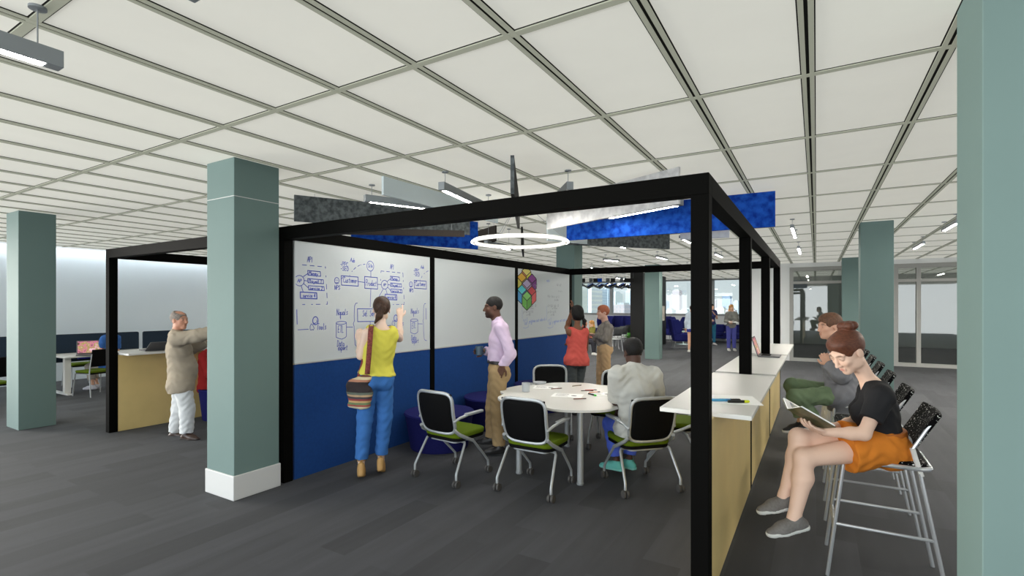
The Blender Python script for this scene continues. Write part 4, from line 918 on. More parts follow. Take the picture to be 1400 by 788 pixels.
    # ---- shoes
    for S in 'LR':
        a = W['ank' + S]; td = D(shoe[S]); upv = nrm(UP - td * (UP @ td)) if abs(td @ UP) < .8 else nrm(np.cross(np.cross(td, UP), td)); sd_ = np.cross(td, upv); fl = shoe.get('drop', .085); k_ = shoe.get('size', 1.0)
        Q = lambda f_, s_, z_: a + td * f_ * k_ + sd_ * s_ * k_ + upv * z_
        X = SD()
        if shoe['kind'] == 'wedge':
            X.cone(Q(-.04, 0, -.05), Q(.03, 0, -.075), .034, .036, .02); X.cone(Q(-.05, 0, -.135), Q(.10, 0, -.135), .03, .038, .02, flat=(sd_, 1.0)); X.cone(Q(-.04, 0, -.09), Q(.06, 0, -.10), .032, .036, .03); X.cone(Q(.06, 0, -.10), Q(.12, 0, -.125), .034, .034, .02)
            X.cone(Q(-.02, 0, .005), Q(.015, 0, .0), .040, .042, .01, flat=(upv, .45)); X.cut(Q(0, 0, -.155), -upv)
        else:
            X.cone(Q(-.045, 0, -.052), Q(.09, 0, -.060), .036, .043, .03, flat=(upv, .95)); X.cone(Q(.09, .004, -.062), Q(.155, .004, -.068), .042, .034, .03, flat=(upv, .8)); X.cone(Q(-.02, 0, -.045), Q(-.008, 0, .0 if shoe['kind'] != 'boot' else .05), .038, .040, .02)
            X.cone(Q(0, 0, -.03), Q(.08, 0, -.05), .036, .034, .03); X.cut(Q(0, 0, -fl), -upv)
            if shoe['kind'] != 'boot': X.ell(Q(-.008, 0, .02), [.034, .034, .035], None, .008, sub=True)
        p = part('shoe', X, min(h, .007), shoe['m'])
        if shoe.get('sole') is not None:
            Y = SD(); Y.cone(Q(-.047, 0, -.07), Q(.085, 0, -.07), .039, .046, .02); Y.cone(Q(.085, .003, -.07), Q(.155, .003, -.07), .046, .038, .02); Y.cut(Q(0, 0, -fl - .002), -upv); Y.cut(Q(0, 0, -fl + .022), upv)
            s_ = sd_obj('sole', Y, min(h, .006), shoe['sole'], p, bs)
    return o, W, HP, T
LENS = []
def bones(n, W):
    d = lambda a, b: float(np.linalg.norm(W[a] - W[b]))
    print('BONES', n, {k: round(d(*k.split('-')), 2) for k in ('shL-shR', 'shL-elL', 'elL-wrL', 'shR-elR', 'elR-wrR', 'hipL-kneeL', 'kneeL-ankL', 'hipR-kneeR', 'kneeR-ankR', 'neck-head')}, 'ankz', round(W['ankL'][2], 2), round(W['ankR'][2], 2), 'torso', round(float(np.linalg.norm((W['shL'] + W['shR'] - W['hipL'] - W['hipR']) / 2)), 2), 'headz', round(W['head'][2], 2))
M_HB = mat('brown_hair', (62, 42, 30), .5, spec=.35, noise=.3, nscale=60); M_HK = mat('black_hair', (16, 14, 14), .6, spec=.3, noise=.4, nscale=90, bump=.5, bscale=140); M_HR = mat('auburn_hair', (92, 54, 38), .5, spec=.35, noise=.25, nscale=60, stretch=(1, 1, 4))
M_HG = mat('ginger_hair', (170, 96, 66), .6, noise=.25, nscale=60); M_HGY = mat('grey_hair', (132, 122, 114), .7, noise=.25, nscale=60); M_HBL = mat('blonde_hair', (196, 142, 74), .6, noise=.2, nscale=60)
M_SOLEW = mat('white_sole', (206, 206, 200), .6); M_SNK = mat('grey_canvas_shoe', (112, 108, 104), .8, noise=.1, nscale=80); M_BLKSH = mat('black_leather_shoe', (36, 35, 36), .35); M_BRSH = mat('brown_leather_shoe', (66, 50, 42), .35)
# ---- 1 woman at the whiteboard
M_YEL = cloth('yellow_cotton', (212, 205, 86)); M_BLU = cloth('blue_cotton_trousers', (62, 112, 178))
def tail(Hs, HP):
    Hs.ell(HP(0, -.112, .02), [.022, .022, .022], None, .02); Hs.cone(HP(0, -.118, .01), HP(-.035, -.125, -.06), .024, .032, .02); Hs.cone(HP(-.035, -.125, -.06), HP(-.075, -.10, -.13), .032, .010, .02)
o, W, _, _ = person('woman in yellow top and blue trousers writing on the whiteboard, striped bag on shoulder', 5.05,
    dict(head=(521.5, 424, .10), neck=(521, 447, .03), shL=(501, 456, -.06), shR=(541, 459, .10), elL=(493, 487, -.02), wrL=(491, 466, .20), elR=(546, 463, .36), wrR=(547, 434, .50),
         hipL=(504, 516, -.03), hipR=(524, 516, .06), kneeL=(499, 572, -.02), kneeR=(526, 570, .08), ankL=(494, 630, -.02), ankR=(521, 623, .10)),
    (-.35, .9, -.02), skin=(228, 200, 182), sex='f', hair_col=(62, 42, 30), hair=dict(kind='long', m=M_HB, g=.012, extra=tail, after=lambda Hs, HP: Hs),
    top=dict(m=M_YEL, e=.028, hem=.03, neck='tank', name='tank_top', wr=.004, flare=.01), legs=dict(m=M_BLU, e=.016, w=(.068, .056), up=.02, waist=.085),
    shoe=dict(kind='wedge', m=mat('tan_wedge_sandal', (176, 138, 84), .6), L=(-.25, .95, -.38), R=(-.15, .95, -.38)), hands=(dict(dir=(-.1, .2, .95), palm=(.3, .9, 0), curl=.7), dict(dir=(-.1, .3, .95), palm=(-.3, .9, .1), curl=.4, point=True)), h=.008, hf=.005)
bones('writer', W); WRITER = W
# shoulder bag
def bagmat():
    m = bpy.data.materials.new('striped_woven_bag'); m.use_nodes = True; nt = m.node_tree; b = nt.nodes['Principled BSDF']; b.inputs['Roughness'].default_value = .9
    tc = nt.nodes.new('ShaderNodeTexCoord'); sp = nt.nodes.new('ShaderNodeSeparateXYZ'); nt.links.new(tc.outputs['Object'], sp.inputs[0])
    mr = nt.nodes.new('ShaderNodeMapRange'); mr.inputs['From Min'].default_value = -.20; mr.inputs['From Max'].default_value = .16; nt.links.new(sp.outputs['Z'], mr.inputs['Value'])
    r = nt.nodes.new('ShaderNodeValToRGB'); r.color_ramp.interpolation = 'CONSTANT'; e = r.color_ramp.elements
    cs = [(0, (212, 206, 172)), (.14, (150, 74, 66)), (.19, (104, 122, 84)), (.25, (196, 160, 110)), (.30, (140, 60, 62)), (.35, (70, 60, 66)), (.41, (178, 150, 116)), (.46, (92, 100, 90)), (.52, (44, 36, 38)), (.80, (170, 120, 96)), (.86, (200, 186, 150)), (.93, (110, 70, 60))]
    e[0].color = L(cs[0][1]); e[1].position = cs[1][0]; e[1].color = L(cs[1][1])
    for p, c in cs[2:]: q = e.new(p); q.color = L(c)
    nt.links.new(mr.outputs['Result'], r.inputs['Fac']); nt.links.new(r.outputs['Color'], b.inputs['Base Color']); return m
bc = U(492, 534, 4.93); S_ = SD(); fr = frame3(D_ := nrm(RIGHT * .3 + FWD))
S_.ell(bc - UP * .03, [.135, .075, .135], fr, .03); S_.cone(bc + fr[:, 0] * -.085 + UP * .05, bc + fr[:, 0] * .085 + UP * .12, .055, .045, .05); S_.cone(bc + fr[:, 0] * -.08 - UP * .14, bc + fr[:, 0] * .06 - UP * .15, .05, .05, .05, flat=(UP, .6))
bag = sd_obj('shoulder_bag', S_, .007, bagmat(), None, bc, wr=.004); tag(bag, 'striped woven shoulder bag hanging from the woman in the yellow top', 'bag')
M_STRAP = mat('red_brown_woven_strap', (122, 62, 56), .9, noise=.35, nscale=60)
def strap(pts, w=.024, flat=.25):
    m = MB(); P = [np.array(p) - bc for p in pts]; sm = []
    for i in range(len(P) - 1):
        for t in (0, .25, .5, .75): sm.append(P[i] * (1 - t) + P[i + 1] * t)
    sm.append(P[-1]); n = len(sm); vs = []; side = RIGHT * .95 + FWD * .2
    for i, p in enumerate(sm):
        d = nrm(sm[min(i + 1, n - 1)] - sm[max(i - 1, 0)]); s_ = nrm(side - d * (side @ d)); vs += [p - s_ * w, p + s_ * w]
    m.add(vs, [(2 * i, 2 * i + 1, 2 * i + 3, 2 * i + 2) for i in range(n - 1)]); return m.build('strap', M_STRAP, bag, smooth=True, solid=.006)
strap([U(502, 512, 4.86), U(504, 490, 4.84), U(506, 465, 4.86), U(507, 450, 4.91), U(508, 444.5, 5.0), U(507, 446, 5.09)]); strap([U(491, 518, 4.93), U(496, 500, 4.97), U(499, 485, 5.05), U(502, 465, 5.16), U(507, 446, 5.09)])

# ---- 2 man in lilac shirt
M_LIL = cloth('lilac_shirt_cotton', (204, 184, 208)); M_TAN = cloth('tan_chino', (160, 136, 100)); M_BELT = mat('black_belt', (30, 26, 24), .4)
o, W, HP, T = person('man in lilac shirt and tan trousers holding a blue mug, hand in pocket', 5.9,
    dict(head=(674, 421, 0), neck=(681, 441, 0), shL=(686, 449, -.20), shR=(682, 449, .18), elL=(698, 484, -.26), wrL=(687, 501, -.20), elR=(679, 483, .26), wrR=(663, 480, .17),
         hipL=(681, 508, -.09), hipR=(680, 508, .09), kneeL=(681, 560, -.10), kneeR=(674, 558, .09), ankL=(682, 609, -.12), ankR=(672, 597, .12)),
    (-.97, -.22, -.03), skin=(92, 62, 48), hair_col=(20, 16, 14), hair=dict(kind='buzz', m=M_HK, g=.005, line=.085), sex='b', lip=(88, 52, 46),
    top=dict(m=M_LIL, e=.016, hem=.10, sleeve='long', neck='collar', cuff=.0), legs=dict(m=M_TAN, e=.016, w=(.078, .068), up=.0, waist=.13, belt=M_BELT),
    shoe=dict(kind='shoe', m=M_BLKSH, L=(-1, -.15, 0), R=(-1, .1, 0), sole=mat('black_sole', (20, 20, 20), .6)), hands=(dict(dir=(-.35, .15, -.9), palm=(.3, .9, 0), curl=.4), dict(dir=(-.9, -.2, .05), palm=(-.1, -1, 0), curl=.75)), h=.008, hf=.005)
bones('lilac', W)
mc = U(655.5, 480, 6.02); t = MB().lathe([(.040, 0), (.044, .004), (.045, .105), (.041, .105), (.039, .012), (.001, .010)], (0, 0, 0), 24).build('mug', mat('slate_blue_ceramic', (66, 88, 104), .4), smooth=True); t.location = mc - UP * .05; tag(t, 'slate blue mug held by the man in the lilac shirt', 'mug')
MB().tube([(.042, .0, .085), (.068, .02, .08), (.075, .025, .055), (.068, .02, .028), (.042, 0, .022)], .006, 8).build('handle', mat('slate_blue_ceramic', (66, 88, 104)), t, smooth=True)

# ---- 3 seated man, back view
M_PGREY = cloth('pale_grey_linen', (186, 186, 180)); M_BRBLUE = cloth('bright_blue_trousers', (78, 100, 196)); M_TURQ = mat('turquoise_canvas', (98, 182, 172), .7)
o, W, HP, T = person('man in pale grey shirt and bright blue trousers seated at the scalloped table', 4.80,
    dict(head=(865, 482, .02), neck=(867, 504, -.02), shL=(844, 513, -.06), shR=(893, 514, .02), elL=(842, 548, .08), wrL=(846, 563, .30), elR=(899, 548, .14), wrR=(886, 558, .36),
         hipL=(858, 586, -.02), hipR=(882, 588, .04), kneeL=(835, 580, .38), kneeR=(866, 580, .48), ankL=(843, 631, .32), ankR=(860, 629, .40)),
    (-.25, .95, -.25), skin=(74, 50, 40), hair_col=(18, 15, 14), hair=dict(kind='short', m=M_HK, g=.013, line=.08, nape=-.05),
    top=dict(m=M_PGREY, e=.022, hem=-.09, sleeve='short', st=.95, neck='collar', wr=.005, es=.010, flare=.02), legs=dict(waist=.10, m=M_BRBLUE, e=.016, up=.06, w=(.072, .056)),
    shoe=dict(kind='shoe', m=M_TURQ, L=(-.8, .6, 0), R=(-.7, .7, 0), sole=mat('turquoise_sole', (120, 190, 182), .7)), hands=(dict(palm=(.3, .2, -.9), curl=.3), dict(palm=(-.3, .2, -.9), curl=.3)), h=.008, hf=.005)
bones('seatedgrey', W)
# ---- 4 coral woman
M_COR = cloth('coral_jersey', (206, 92, 84)); M_GJ = cloth('grey_denim', (82, 88, 90))
def braid(Hs, HP):
    Hs.ell(HP(.0, -.03, -.01), [.092, .10, .11], None, .03); pts = [HP(.045, -.09, -.05), HP(.065, -.10, -.11), HP(.07, -.10, -.17), HP(.072, -.095, -.23), HP(.07, -.09, -.29)]
    for i, p in enumerate(pts): Hs.ell(p, [.03 - .003 * i, .03 - .003 * i, .036 - .003 * i], None, .015)
o, W, HP, T = person('woman in coral tank top with a long black braid standing beside the cubes whiteboard', 7.9,
    dict(head=(788.5, 429, .03), neck=(789, 448, 0), shL=(778, 455, -.06), shR=(802, 455, .06), elL=(775, 448, .22), wrL=(782.5, 424, .12), elR=(801, 478, .16), wrR=(785, 470, .26),
         hipL=(781, 493, -.04), hipR=(795, 493, .05), kneeL=(783, 530, 0), kneeR=(791, 530, .06), ankL=(784, 560, 0), ankR=(789, 559, .1)),
    (-.55, .8, -.03), skin=(120, 80, 58), sex='f', hair_col=(18, 15, 14), hair=dict(kind='braid', m=M_HK, g=.014, extra=braid), headk=.96,
    top=dict(m=M_COR, e=.026, hem=-.07, neck='tank', name='tank_top', flare=.015), legs=dict(m=M_GJ, e=.006, w=(.058, .042)), shoe=dict(kind='shoe', m=M_BLKSH, L=(-.4, .9, 0), R=(-.4, .9, 0)), hands=(dict(dir=(.1, .2, 1), curl=.4), dict(dir=(-1, .2, 0), curl=.3)), h=.010, hf=.007)
bones('coral', W)
# ---- 5 redhead
M_GST = cloth('grey_striped_shirt', (156, 150, 142), c2=(130, 124, 118), nscale=22, stretch=(1, 1, .05)); M_KHA = cloth('light_khaki', (212, 178, 136))
o, W, HP, T = person('redhead man in grey striped shirt and khaki trousers with folded arms', 9.0,
    dict(head=(824, 428, 0), neck=(829, 444, 0), shL=(833, 449, -.17), shR=(823, 449, .17), elL=(827, 464, -.22), wrL=(815, 459, .02), elR=(815, 464, .18), wrR=(822, 459, -.08),
         hipL=(827, 476, -.09), hipR=(824, 476, .09), kneeL=(829, 512, -.09), kneeR=(821, 512, .09), ankL=(829, 541, -.1), ankR=(820, 540, .1)),
    (-.93, -.3, .02), skin=(222, 176, 156), hair_col=(150, 84, 56), hair=dict(kind='short', m=M_HG, g=.016, line=.088), headk=1.0,
    top=dict(m=M_GST, e=.016, hem=.03, sleeve='long', neck='collar'), legs=dict(m=M_KHA, e=.014, w=(.068, .055), waist=.07, belt=mat('brown_belt', (110, 84, 76), .5)), shoe=dict(kind='shoe', m=M_BRSH, L=(-1, -.2, 0), R=(-1, .1, 0)),
    hands=(dict(dir=(-.9, .5, .2), curl=.5), dict(dir=(.9, -.4, .1), curl=.5)), h=.010, hf=.0065)
bones('red', W)
# ---- 6 old man
M_BEI = cloth('beige_jacket_cotton', (166, 154, 136)); M_WTR = cloth('white_trousers_cotton', (214, 216, 216))
o, W, HP, T = person('older grey-haired man in beige jacket and white trousers pointing with his arm', 6.55,
    dict(head=(245.5, 438.5, 0), neck=(241, 457, .02), shL=(245, 463, .18), shR=(242, 464, -.17), elL=(262, 476, .28), wrL=(285, 466, .30), elR=(271, 459, -.16), wrR=(297, 453, -.10),
         hipL=(249, 523, .09), hipR=(248, 523, -.09), kneeL=(245, 561, .08), kneeR=(256, 560, -.08), ankL=(239, 590, .10), ankR=(255, 592, -.10)),
    (.95, -.25, .02), skin=(200, 146, 122), hair_col=(132, 122, 114), hair=dict(kind='balding', m=M_HGY, g=.009, line=.10), bulk=1.05,
    top=dict(m=M_BEI, e=.034, flare=.02, hem=-.12, sleeve='long', neck='collar', name='jacket', belly=True, wr=.004, es=.006), legs=dict(m=M_WTR, e=.018, w=(.078, .068), up=.0, wr=.005),
    shoe=dict(kind='shoe', m=M_BRSH, L=(1, .05, 0), R=(1, -.2, 0), sole=mat('dark_brown_sole', (40, 32, 28), .6)), hands=(dict(dir=(1, -.1, .1), curl=.3), dict(dir=(1, .1, .1), palm=(0, .5, -1), curl=.3, point=True)), h=.009, hf=.006)
bones('old', W)
# ---- 7 red sitter, mostly behind the column
OC = depth(OL[0], OL[1]); opx = 292
o, W, HP, T = person('person in red top seated on the navy ottoman in the left booth', OC,
    dict(head=(296, 463, -.05), neck=(288, 478, -.05), shL=(284, 486, .17), shR=(279, 488, -.17), elL=(290, 508, .22), wrL=(304, 520, .1), elR=(286, 511, -.24), wrR=(303, 524, -.12),
         hipL=(286, 527, .09), hipR=(285, 528, -.09), kneeL=(324, 526, .12), kneeR=(324, 529, -.10), ankL=(322, 560, .12), ankR=(323, 565, -.10)),
    (.95, -.2, -.3), skin=(206, 160, 136), sex='f', hair=dict(kind='long', m=M_HB), top=dict(m=cloth('dark_red_knit', (140, 34, 34)), e=.02, hem=-.08, sleeve='long', neck='crew'), legs=dict(waist=.10, m=cloth('dark_grey_trousers', (60, 62, 66))),
    shoe=dict(kind='shoe', m=M_BLKSH, L=(1, 0, 0), R=(1, 0, 0)), hands=(dict(curl=.4), dict(curl=.4)), h=.012, hf=.009)
bones('redsit', W)
# ---- 8 reading woman
M_BLKT = cloth('black_jersey', (38, 38, 40), bump=.2); M_ORA = cloth('orange_twill', (208, 124, 44))
def bun(Hs, HP):
    c = HP(0, -.075, .122)
    for k in range(5): a = k * 1.26; Hs.ell(c + (HP(.030 * math.cos(a), -.012 + .024 * math.sin(a), .012 + .012 * math.sin(a)) - HP(0, 0, 0)), [.031, .031, .028], None, .006)
    Hs.ell(c, [.040, .036, .036], None, .01)
o, W, HP, T = person('woman with auburn bun, black t-shirt and orange shorts reading a book on a bar stool', 3.20,
    dict(head=(1159, 481.5, .0), neck=(1191, 523, .02), shL=(1205, 543, -.15), shR=(1190, 538, .18), elL=(1181, 594, -.19), wrL=(1128, 591, -.10), elR=(1168, 578, .20), wrR=(1140, 584, .10),
         hipL=(1206, 612, -.09), hipR=(1203, 608, .09), kneeL=(1099, 626, -.07), kneeR=(1092, 598, .02), ankL=(1086, 707, -.10), ankR=(1073, 677, .01)),
    (-.86, -.17, -.60), skin=(226, 190, 168), sex='f', lip=(196, 122, 112), hair_col=(80, 50, 36), hair=dict(kind='bun', m=M_HR, g=.010, extra=bun, line=.10, nape=-.06, wr=.0008),
    top=dict(m=M_BLKT, e=.014, hem=.06, sleeve='short', st=.62, neck='v', name='t_shirt', wr=.003), legs=dict(m=M_ORA, e=.022, short=.46, flare=.02, waist=.10, name='shorts', wr=.005, belt=mat('orange_belt', (176, 98, 34), .7)),
    shoe=dict(kind='shoe', m=M_SNK, L=(-1, -.12, -.16), R=(-1, .05, -.22), sole=M_SOLEW), hands=(dict(dir=(-.92, .05, .30), palm=(.25, .2, .95), curl=.38), dict(dir=(-.92, -.2, .22), palm=(.25, -.2, .95), curl=.38)), h=.006, hf=.0032, headk=1.04, lids=True)
bones('reader', W)
# open book in her hands
bkc = U(1098, 573, 3.14); bx = nrm(FWD * 1.0 + RIGHT * .15); by = nrm(RIGHT * .86 - UP * .50 + FWD * .0); by = nrm(by - bx * (by @ bx)); bz = np.cross(bx, by); bz = bz if bz @ UP > 0 else -bz
def bkp(u, v, w): return bx * u + by * v + bz * w
def bookmat():
    m = mat('green_book_cover', (58, 72, 48), .35, c2=(108, 96, 66), nscale=22); return m
bk = MB()
def leaf(s, w0, w1, inset, n=8):
    vs = []; W_ = .148 - inset; Hh = .112 - inset
    for lay in (w0, w1):
        for i in range(n + 1):
            u = i / n; x = s * (u * W_); z = lay + .012 * math.sin(u * PI * .9) + u * u * .045
            for v in (-Hh, Hh): vs.append(bkp(x, v, z))
    fs = []; q = 2 * (n + 1)
    for i in range(n):
        a = 2 * i; fs += [(a, a + 2, a + 3, a + 1), (q + a, q + a + 1, q + a + 3, q + a + 2), (a, q + a, q + a + 2, a + 2), (a + 1, a + 3, q + a + 3, q + a + 1)]
    fs += [(2 * n, q + 2 * n, q + 2 * n + 1, 2 * n + 1), (0, 1, q + 1, q)]
    return vs, fs
for s in (-1, 1): bk.add(*leaf(s, 0, .003, 0))
bko = bk.build('book', bookmat(), smooth=True); bko.location = bkc; tag(bko, 'open illustrated book held by the reading woman', 'book')
pg = MB()
for s in (-1, 1): pg.add(*leaf(s, .0035, .011, .006))
pg.build('pages', M_PAPER, bko, smooth=True)
pm = MB()
for s, (a, b_) in ((-1, (.3, .8)), (1, (.25, .85))):
    n = 6; vs = []
    for i in range(n + 1):
        u = a + (b_ - a) * i / n; z = .0115 + .012 * math.sin(u * PI * .9) + u * u * .045
        for v in (-.07, .06): vs.append(bkp(s * u * .142, v, z))
    pm.add(vs, [(2 * i, 2 * i + 1, 2 * i + 3, 2 * i + 2) for i in range(n)])
pm.build('picture', mat('book_picture', (92, 104, 128), .5, c2=(160, 160, 130), nscale=30), bko, smooth=True)
# ---- 9 man in green trousers
M_GRN = cloth('green_trousers_cotton', (112, 130, 100)); M_GJK = cloth('grey_jacket_wool', (124, 124, 128))
o, W, HP, T = person('man in grey jacket and green trousers sitting on a bar stool facing the counter', 4.95,
    dict(head=(1134, 447, 0), neck=(1144, 469, 0), shL=(1154, 480, -.19), shR=(1148, 479, .18), elL=(1151, 515, -.22), wrL=(1134, 499, -.06), elR=(1138, 512, .20), wrR=(1132, 496, .04),
         hipL=(1150, 541, -.09), hipR=(1149, 540, .09), kneeL=(1087, 543, -.12), kneeR=(1083, 527, .13), ankL=(1117, 573, -.06), ankR=(1095, 577, .12)),
    (-.96, -.05, -.06), skin=(214, 166, 140), hair_col=(84, 56, 40), hair=dict(kind='short', m=mat('mid_brown_hair', (98, 66, 46), .6, noise=.25, nscale=60), g=.012, line=.088),
    top=dict(m=M_GJK, e=.028, hem=-.15, sleeve='long', neck='collar', name='jacket', wr=.004), legs=dict(waist=.10, m=M_GRN, e=.012, w=(.066, .050), up=.06),
    shoe=dict(kind='shoe', m=mat('dark_grey_shoe', (58, 58, 60), .7), L=(-.95, 0, -.12), R=(-.98, 0, -.12), sole=M_SOLEW), hands=(dict(dir=(-.2, .5, .8), palm=(.5, .8, 0), curl=1.0), dict(dir=(-.1, -.5, .8), palm=(.5, -.8, 0), curl=1.0)), h=.008, hf=.005)
bones('green', W)
# ---- far people
def far_person(label, px, ytop, yfeet, face, sex, skin, hcol, hair, topm, legm, legs_kw=None, top_kw=None, arms='down', h=.016, seated=False):
    zc = 1.7 * F / (yfeet - 418); k = F / zc; hh = (yfeet - ytop) / k; q = hh / 1.75; fx, fy = face[0], face[1]; n_ = math.hypot(fx, fy); fx /= n_; fy /= n_
    lx, ly = -fy, fx  # person's left in (right, away)
    def P(side, f, z): return (px + (lx * side + fx * f) * q * k, yfeet - z * q * k, (ly * side + fy * f) * q)
    sw = .17 if sex == 'f' else .195
    J = dict(head=P(0, .02, 1.625), neck=P(0, -.01, 1.49), shL=P(sw, 0, 1.42), shR=P(-sw, 0, 1.42), hipL=P(.09, 0, .91), hipR=P(-.09, 0, .91), kneeL=P(.10, .03, .50), kneeR=P(-.10, .03, .50), ankL=P(.11, 0, .09), ankR=P(-.11, .0, .09))
    if arms == 'down': J.update(elL=P(.23, -.02, 1.13), wrL=P(.24, .06, .90), elR=P(-.23, -.02, 1.13), wrR=P(-.24, .06, .90))
    elif arms == 'front': J.update(elL=P(.23, .0, 1.13), wrL=P(.06, .24, 1.10), elR=P(-.23, .0, 1.13), wrR=P(-.06, .24, 1.10))
    else: J.update(elL=P(.22, .05, 1.14), wrL=P(.05, .16, 1.36), elR=P(-.22, -.02, 1.13), wrR=P(-.10, .2, 1.08))
    if seated:
        J = dict(head=P(0, .05, 1.20), neck=P(0, .02, 1.06), shL=P(sw, 0, .99), shR=P(-sw, 0, .99), hipL=P(.09, 0, .50), hipR=P(-.09, 0, .50), kneeL=P(.10, .42, .50), kneeR=P(-.10, .42, .50), ankL=P(.10, .40, .09), ankR=P(-.10, .46, .09),
                 elL=P(.22, .08, .72), wrL=P(.12, .30, .66), elR=P(-.22, .08, .72), wrR=P(-.12, .30, .66))
    return person(label, zc, J, face, skin=skin, sex=sex, hair_col=hcol, hair=hair, top=dict(dict(m=topm, e=.015, hem=-.04, sleeve='long', neck='crew', wr=0), **(top_kw or {})), legs=dict(dict(m=legm, wr=0, waist=.10 if seated else .04), **(legs_kw or {})),
                  shoe=dict(kind='shoe', m=M_SOLEW, L=(fx, fy, 0), R=(fx, fy, 0)), hands=(dict(curl=.4), dict(curl=.4)), h=h, hf=.011)
longh = lambda Hs, HP: Hs.ell(HP(0, -.05, -.08), [.095, .06, .13], None, .03)
o, W, HP, T = far_person('far woman with strawberry blonde hair and grey blouse holding a paper before the sofa', 1000, 417, 480, (-.1, -1, -.05), 'f', (216, 170, 142), (150, 100, 50), dict(kind='long', m=M_HBL, extra=longh), cloth('grey_blouse', (128, 128, 122)), cloth('violet_blue_trousers', (84, 88, 164)), arms='front')
pp = MB().box(-.15, .15, -.10, .10, 0, .004).build('paper_sheet', M_PAPER); pp.location = (W['wrL'] + W['wrR']) / 2 - FWD * .08 + RIGHT * .06; pp.rotation_euler = (.2, .05, .5); tag(pp, 'paper held by the far woman in grey blouse before the sofa', 'paper', 'paper sheets on tables')
far_person('far person in pale blue shirt and shorts at the right front post', 946, 418, 482, (.2, 1, 0), 'f', (214, 168, 140), (60, 40, 30), dict(kind='long', m=M_HB), cloth('pale_blue_shirt', (196, 208, 220)), cloth('navy_shorts', (62, 66, 140)), dict(short=.35))
far_person('far woman in navy top and teal jeans, half hidden by the right front post', 973, 416, 472, (.3, -1, 0), 'f', (206, 160, 134), (30, 24, 22), dict(kind='short', m=M_HK), cloth('navy_top', (44, 48, 92)), cloth('teal_jeans', (44, 104, 132)), arms='chin', top_kw=dict(sleeve='short'))
far_person('far seated woman with blonde hair and olive jacket behind the redhead man', 810, 426, 481, (-.9, -.4, 0), 'f', (222, 178, 150), (170, 120, 60), dict(kind='long', m=M_HBL, extra=longh), cloth('olive_jacket', (122, 116, 56)), cloth('lavender_skirt', (110, 108, 150)), dict(short=.8, name='skirt'), seated=True)
far_person('far dark-haired seated person in red mostly behind the woman in coral', 797, 422, 486, (.9, -.3, 0), 'm', (150, 104, 80), (20, 18, 18), dict(kind='short', m=M_HK), cloth('maroon_shirt', (150, 60, 70)), cloth('charcoal_trousers', (50, 50, 56)), seated=True)
# ---- 13 man at the left desk
o, W, HP, T = person('man in blue t-shirt and beige trousers seated at the left desk', 10.3,
    dict(head=(152.5, 446, .02), neck=(151, 458, 0), shL=(143, 464, -.14), shR=(159, 463, .14), elL=(137, 482, -.12), wrL=(132, 486, .08), elR=(160, 482, .24), wrR=(146, 486, .36),
         hipL=(147, 502, -.08), hipR=(150, 501, .08), kneeL=(122, 502, .02), kneeR=(124, 501, .2), ankL=(127, 527, -.06), ankR=(133, 526, .1)),
    (-.8, .5, -.1), skin=(204, 156, 130), hair=dict(kind='short', m=M_HK), top=dict(m=cloth('blue_jersey', (56, 98, 160)), e=.016, hem=-.06, sleeve='short', st=.7), legs=dict(waist=.10, m=cloth('beige_cargo', (168, 160, 150)), up=.12),
    shoe=dict(kind='shoe', m=mat('pale_sneaker', (206, 204, 212), .7), L=(-.9, -.1, 0), R=(-.9, .2, 0)), hands=(dict(curl=.3), dict(curl=.3)), h=.012, hf=.009)
bones('desk', W)
# ------------------------------------------------------------------ lounge beyond the booth
M_NAVY2 = mat('lounge_navy_fabric', (38, 42, 104), .9, spec=.1, noise=.08, nscale=40)
def wing_chair(loc, rz, label):  # faces +Y
    t = thing('wing_chair', label, 'chair', loc, rz, 'navy wing chairs of the lounge')
    MB().prism(rrect(.62, .60, .08), .30, .44).build('seat', M_NAVY2, t, smooth=True, bevel=.03)
    MB().grid(lambda a, b: ((2 * a - 1) * (.30 + .06 * b), -.24 - .16 * b - .03 * math.cos((2 * a - 1) * 1.2), .40 + .78 * b), 8, 8).build('backrest', M_NAVY2, t, smooth=True, solid=.09, bevel=.02)
    for s in (-1, 1):
        MB().grid(lambda a, b: (s * (.31 + .05 * b + .03 * a), -.26 - .14 * b + a * (.22 + .12 * math.sin(b * PI)) * (1 if b > .35 else .9), .62 + .54 * b), 5, 6).build('wing', M_NAVY2, t, smooth=True, solid=.06, bevel=.015)
        MB().box(s * .33 - .045, s * .33 + .045, -.28, .26, .34, .60).build('arm', M_NAVY2, t, bevel=.03)
        MB().tube([(s * .28, .26, .31), (s * .30, .30, .02), (s * .30, -.32, .02), (s * .28, -.26, .31)], .012, 6).build('leg_frame', M_CHROME, t, smooth=True)
    MB().tube([(-.30, .28, .02), (.30, .28, .02)], .010, 6).build('cross_bar', M_CHROME, t, smooth=True)
    return t
p = onZ(931, 477); wing_chair((p[0], p[1], 0), -1.15, 'navy wing chair in profile beside the white side table')
p = onZ(917, 467); wing_chair((p[0], p[1], 0), -2.2, 'navy high-back wing chair just right of the black block')
p = onZ(938, 468); wing_chair((p[0], p[1], 0), 2.6, 'navy wing chair behind the white side table')
p = onZ(845, 464); wing_chair((p[0], p[1], 0), PI, 'navy high-back chair behind the row of mesh chairs, left one')
p = onZ(826, 465); wing_chair((p[0], p[1], 0), PI, 'navy high-back chair behind the redhead man')
p = onZ(860, 465); wing_chair((p[0], p[1], 0), PI, 'navy high-back chair beside the green plant')
p = onZ(1003, 467); t = thing('sofa', 'long navy sofa under the windows behind the far woman in grey blouse', 'sofa', (p[0] - .3, 25.2, 0), 0.0)
MB().box(-1.35, 1.35, -.42, .40, .18, .30).build('base', M_NAVY2, t, bevel=.03)
for x in (-.66, .66): MB().box(x - .65, x + .65, -.45, .20, .30, .46).build('seat_cushion', M_NAVY2, t, bevel=.05)
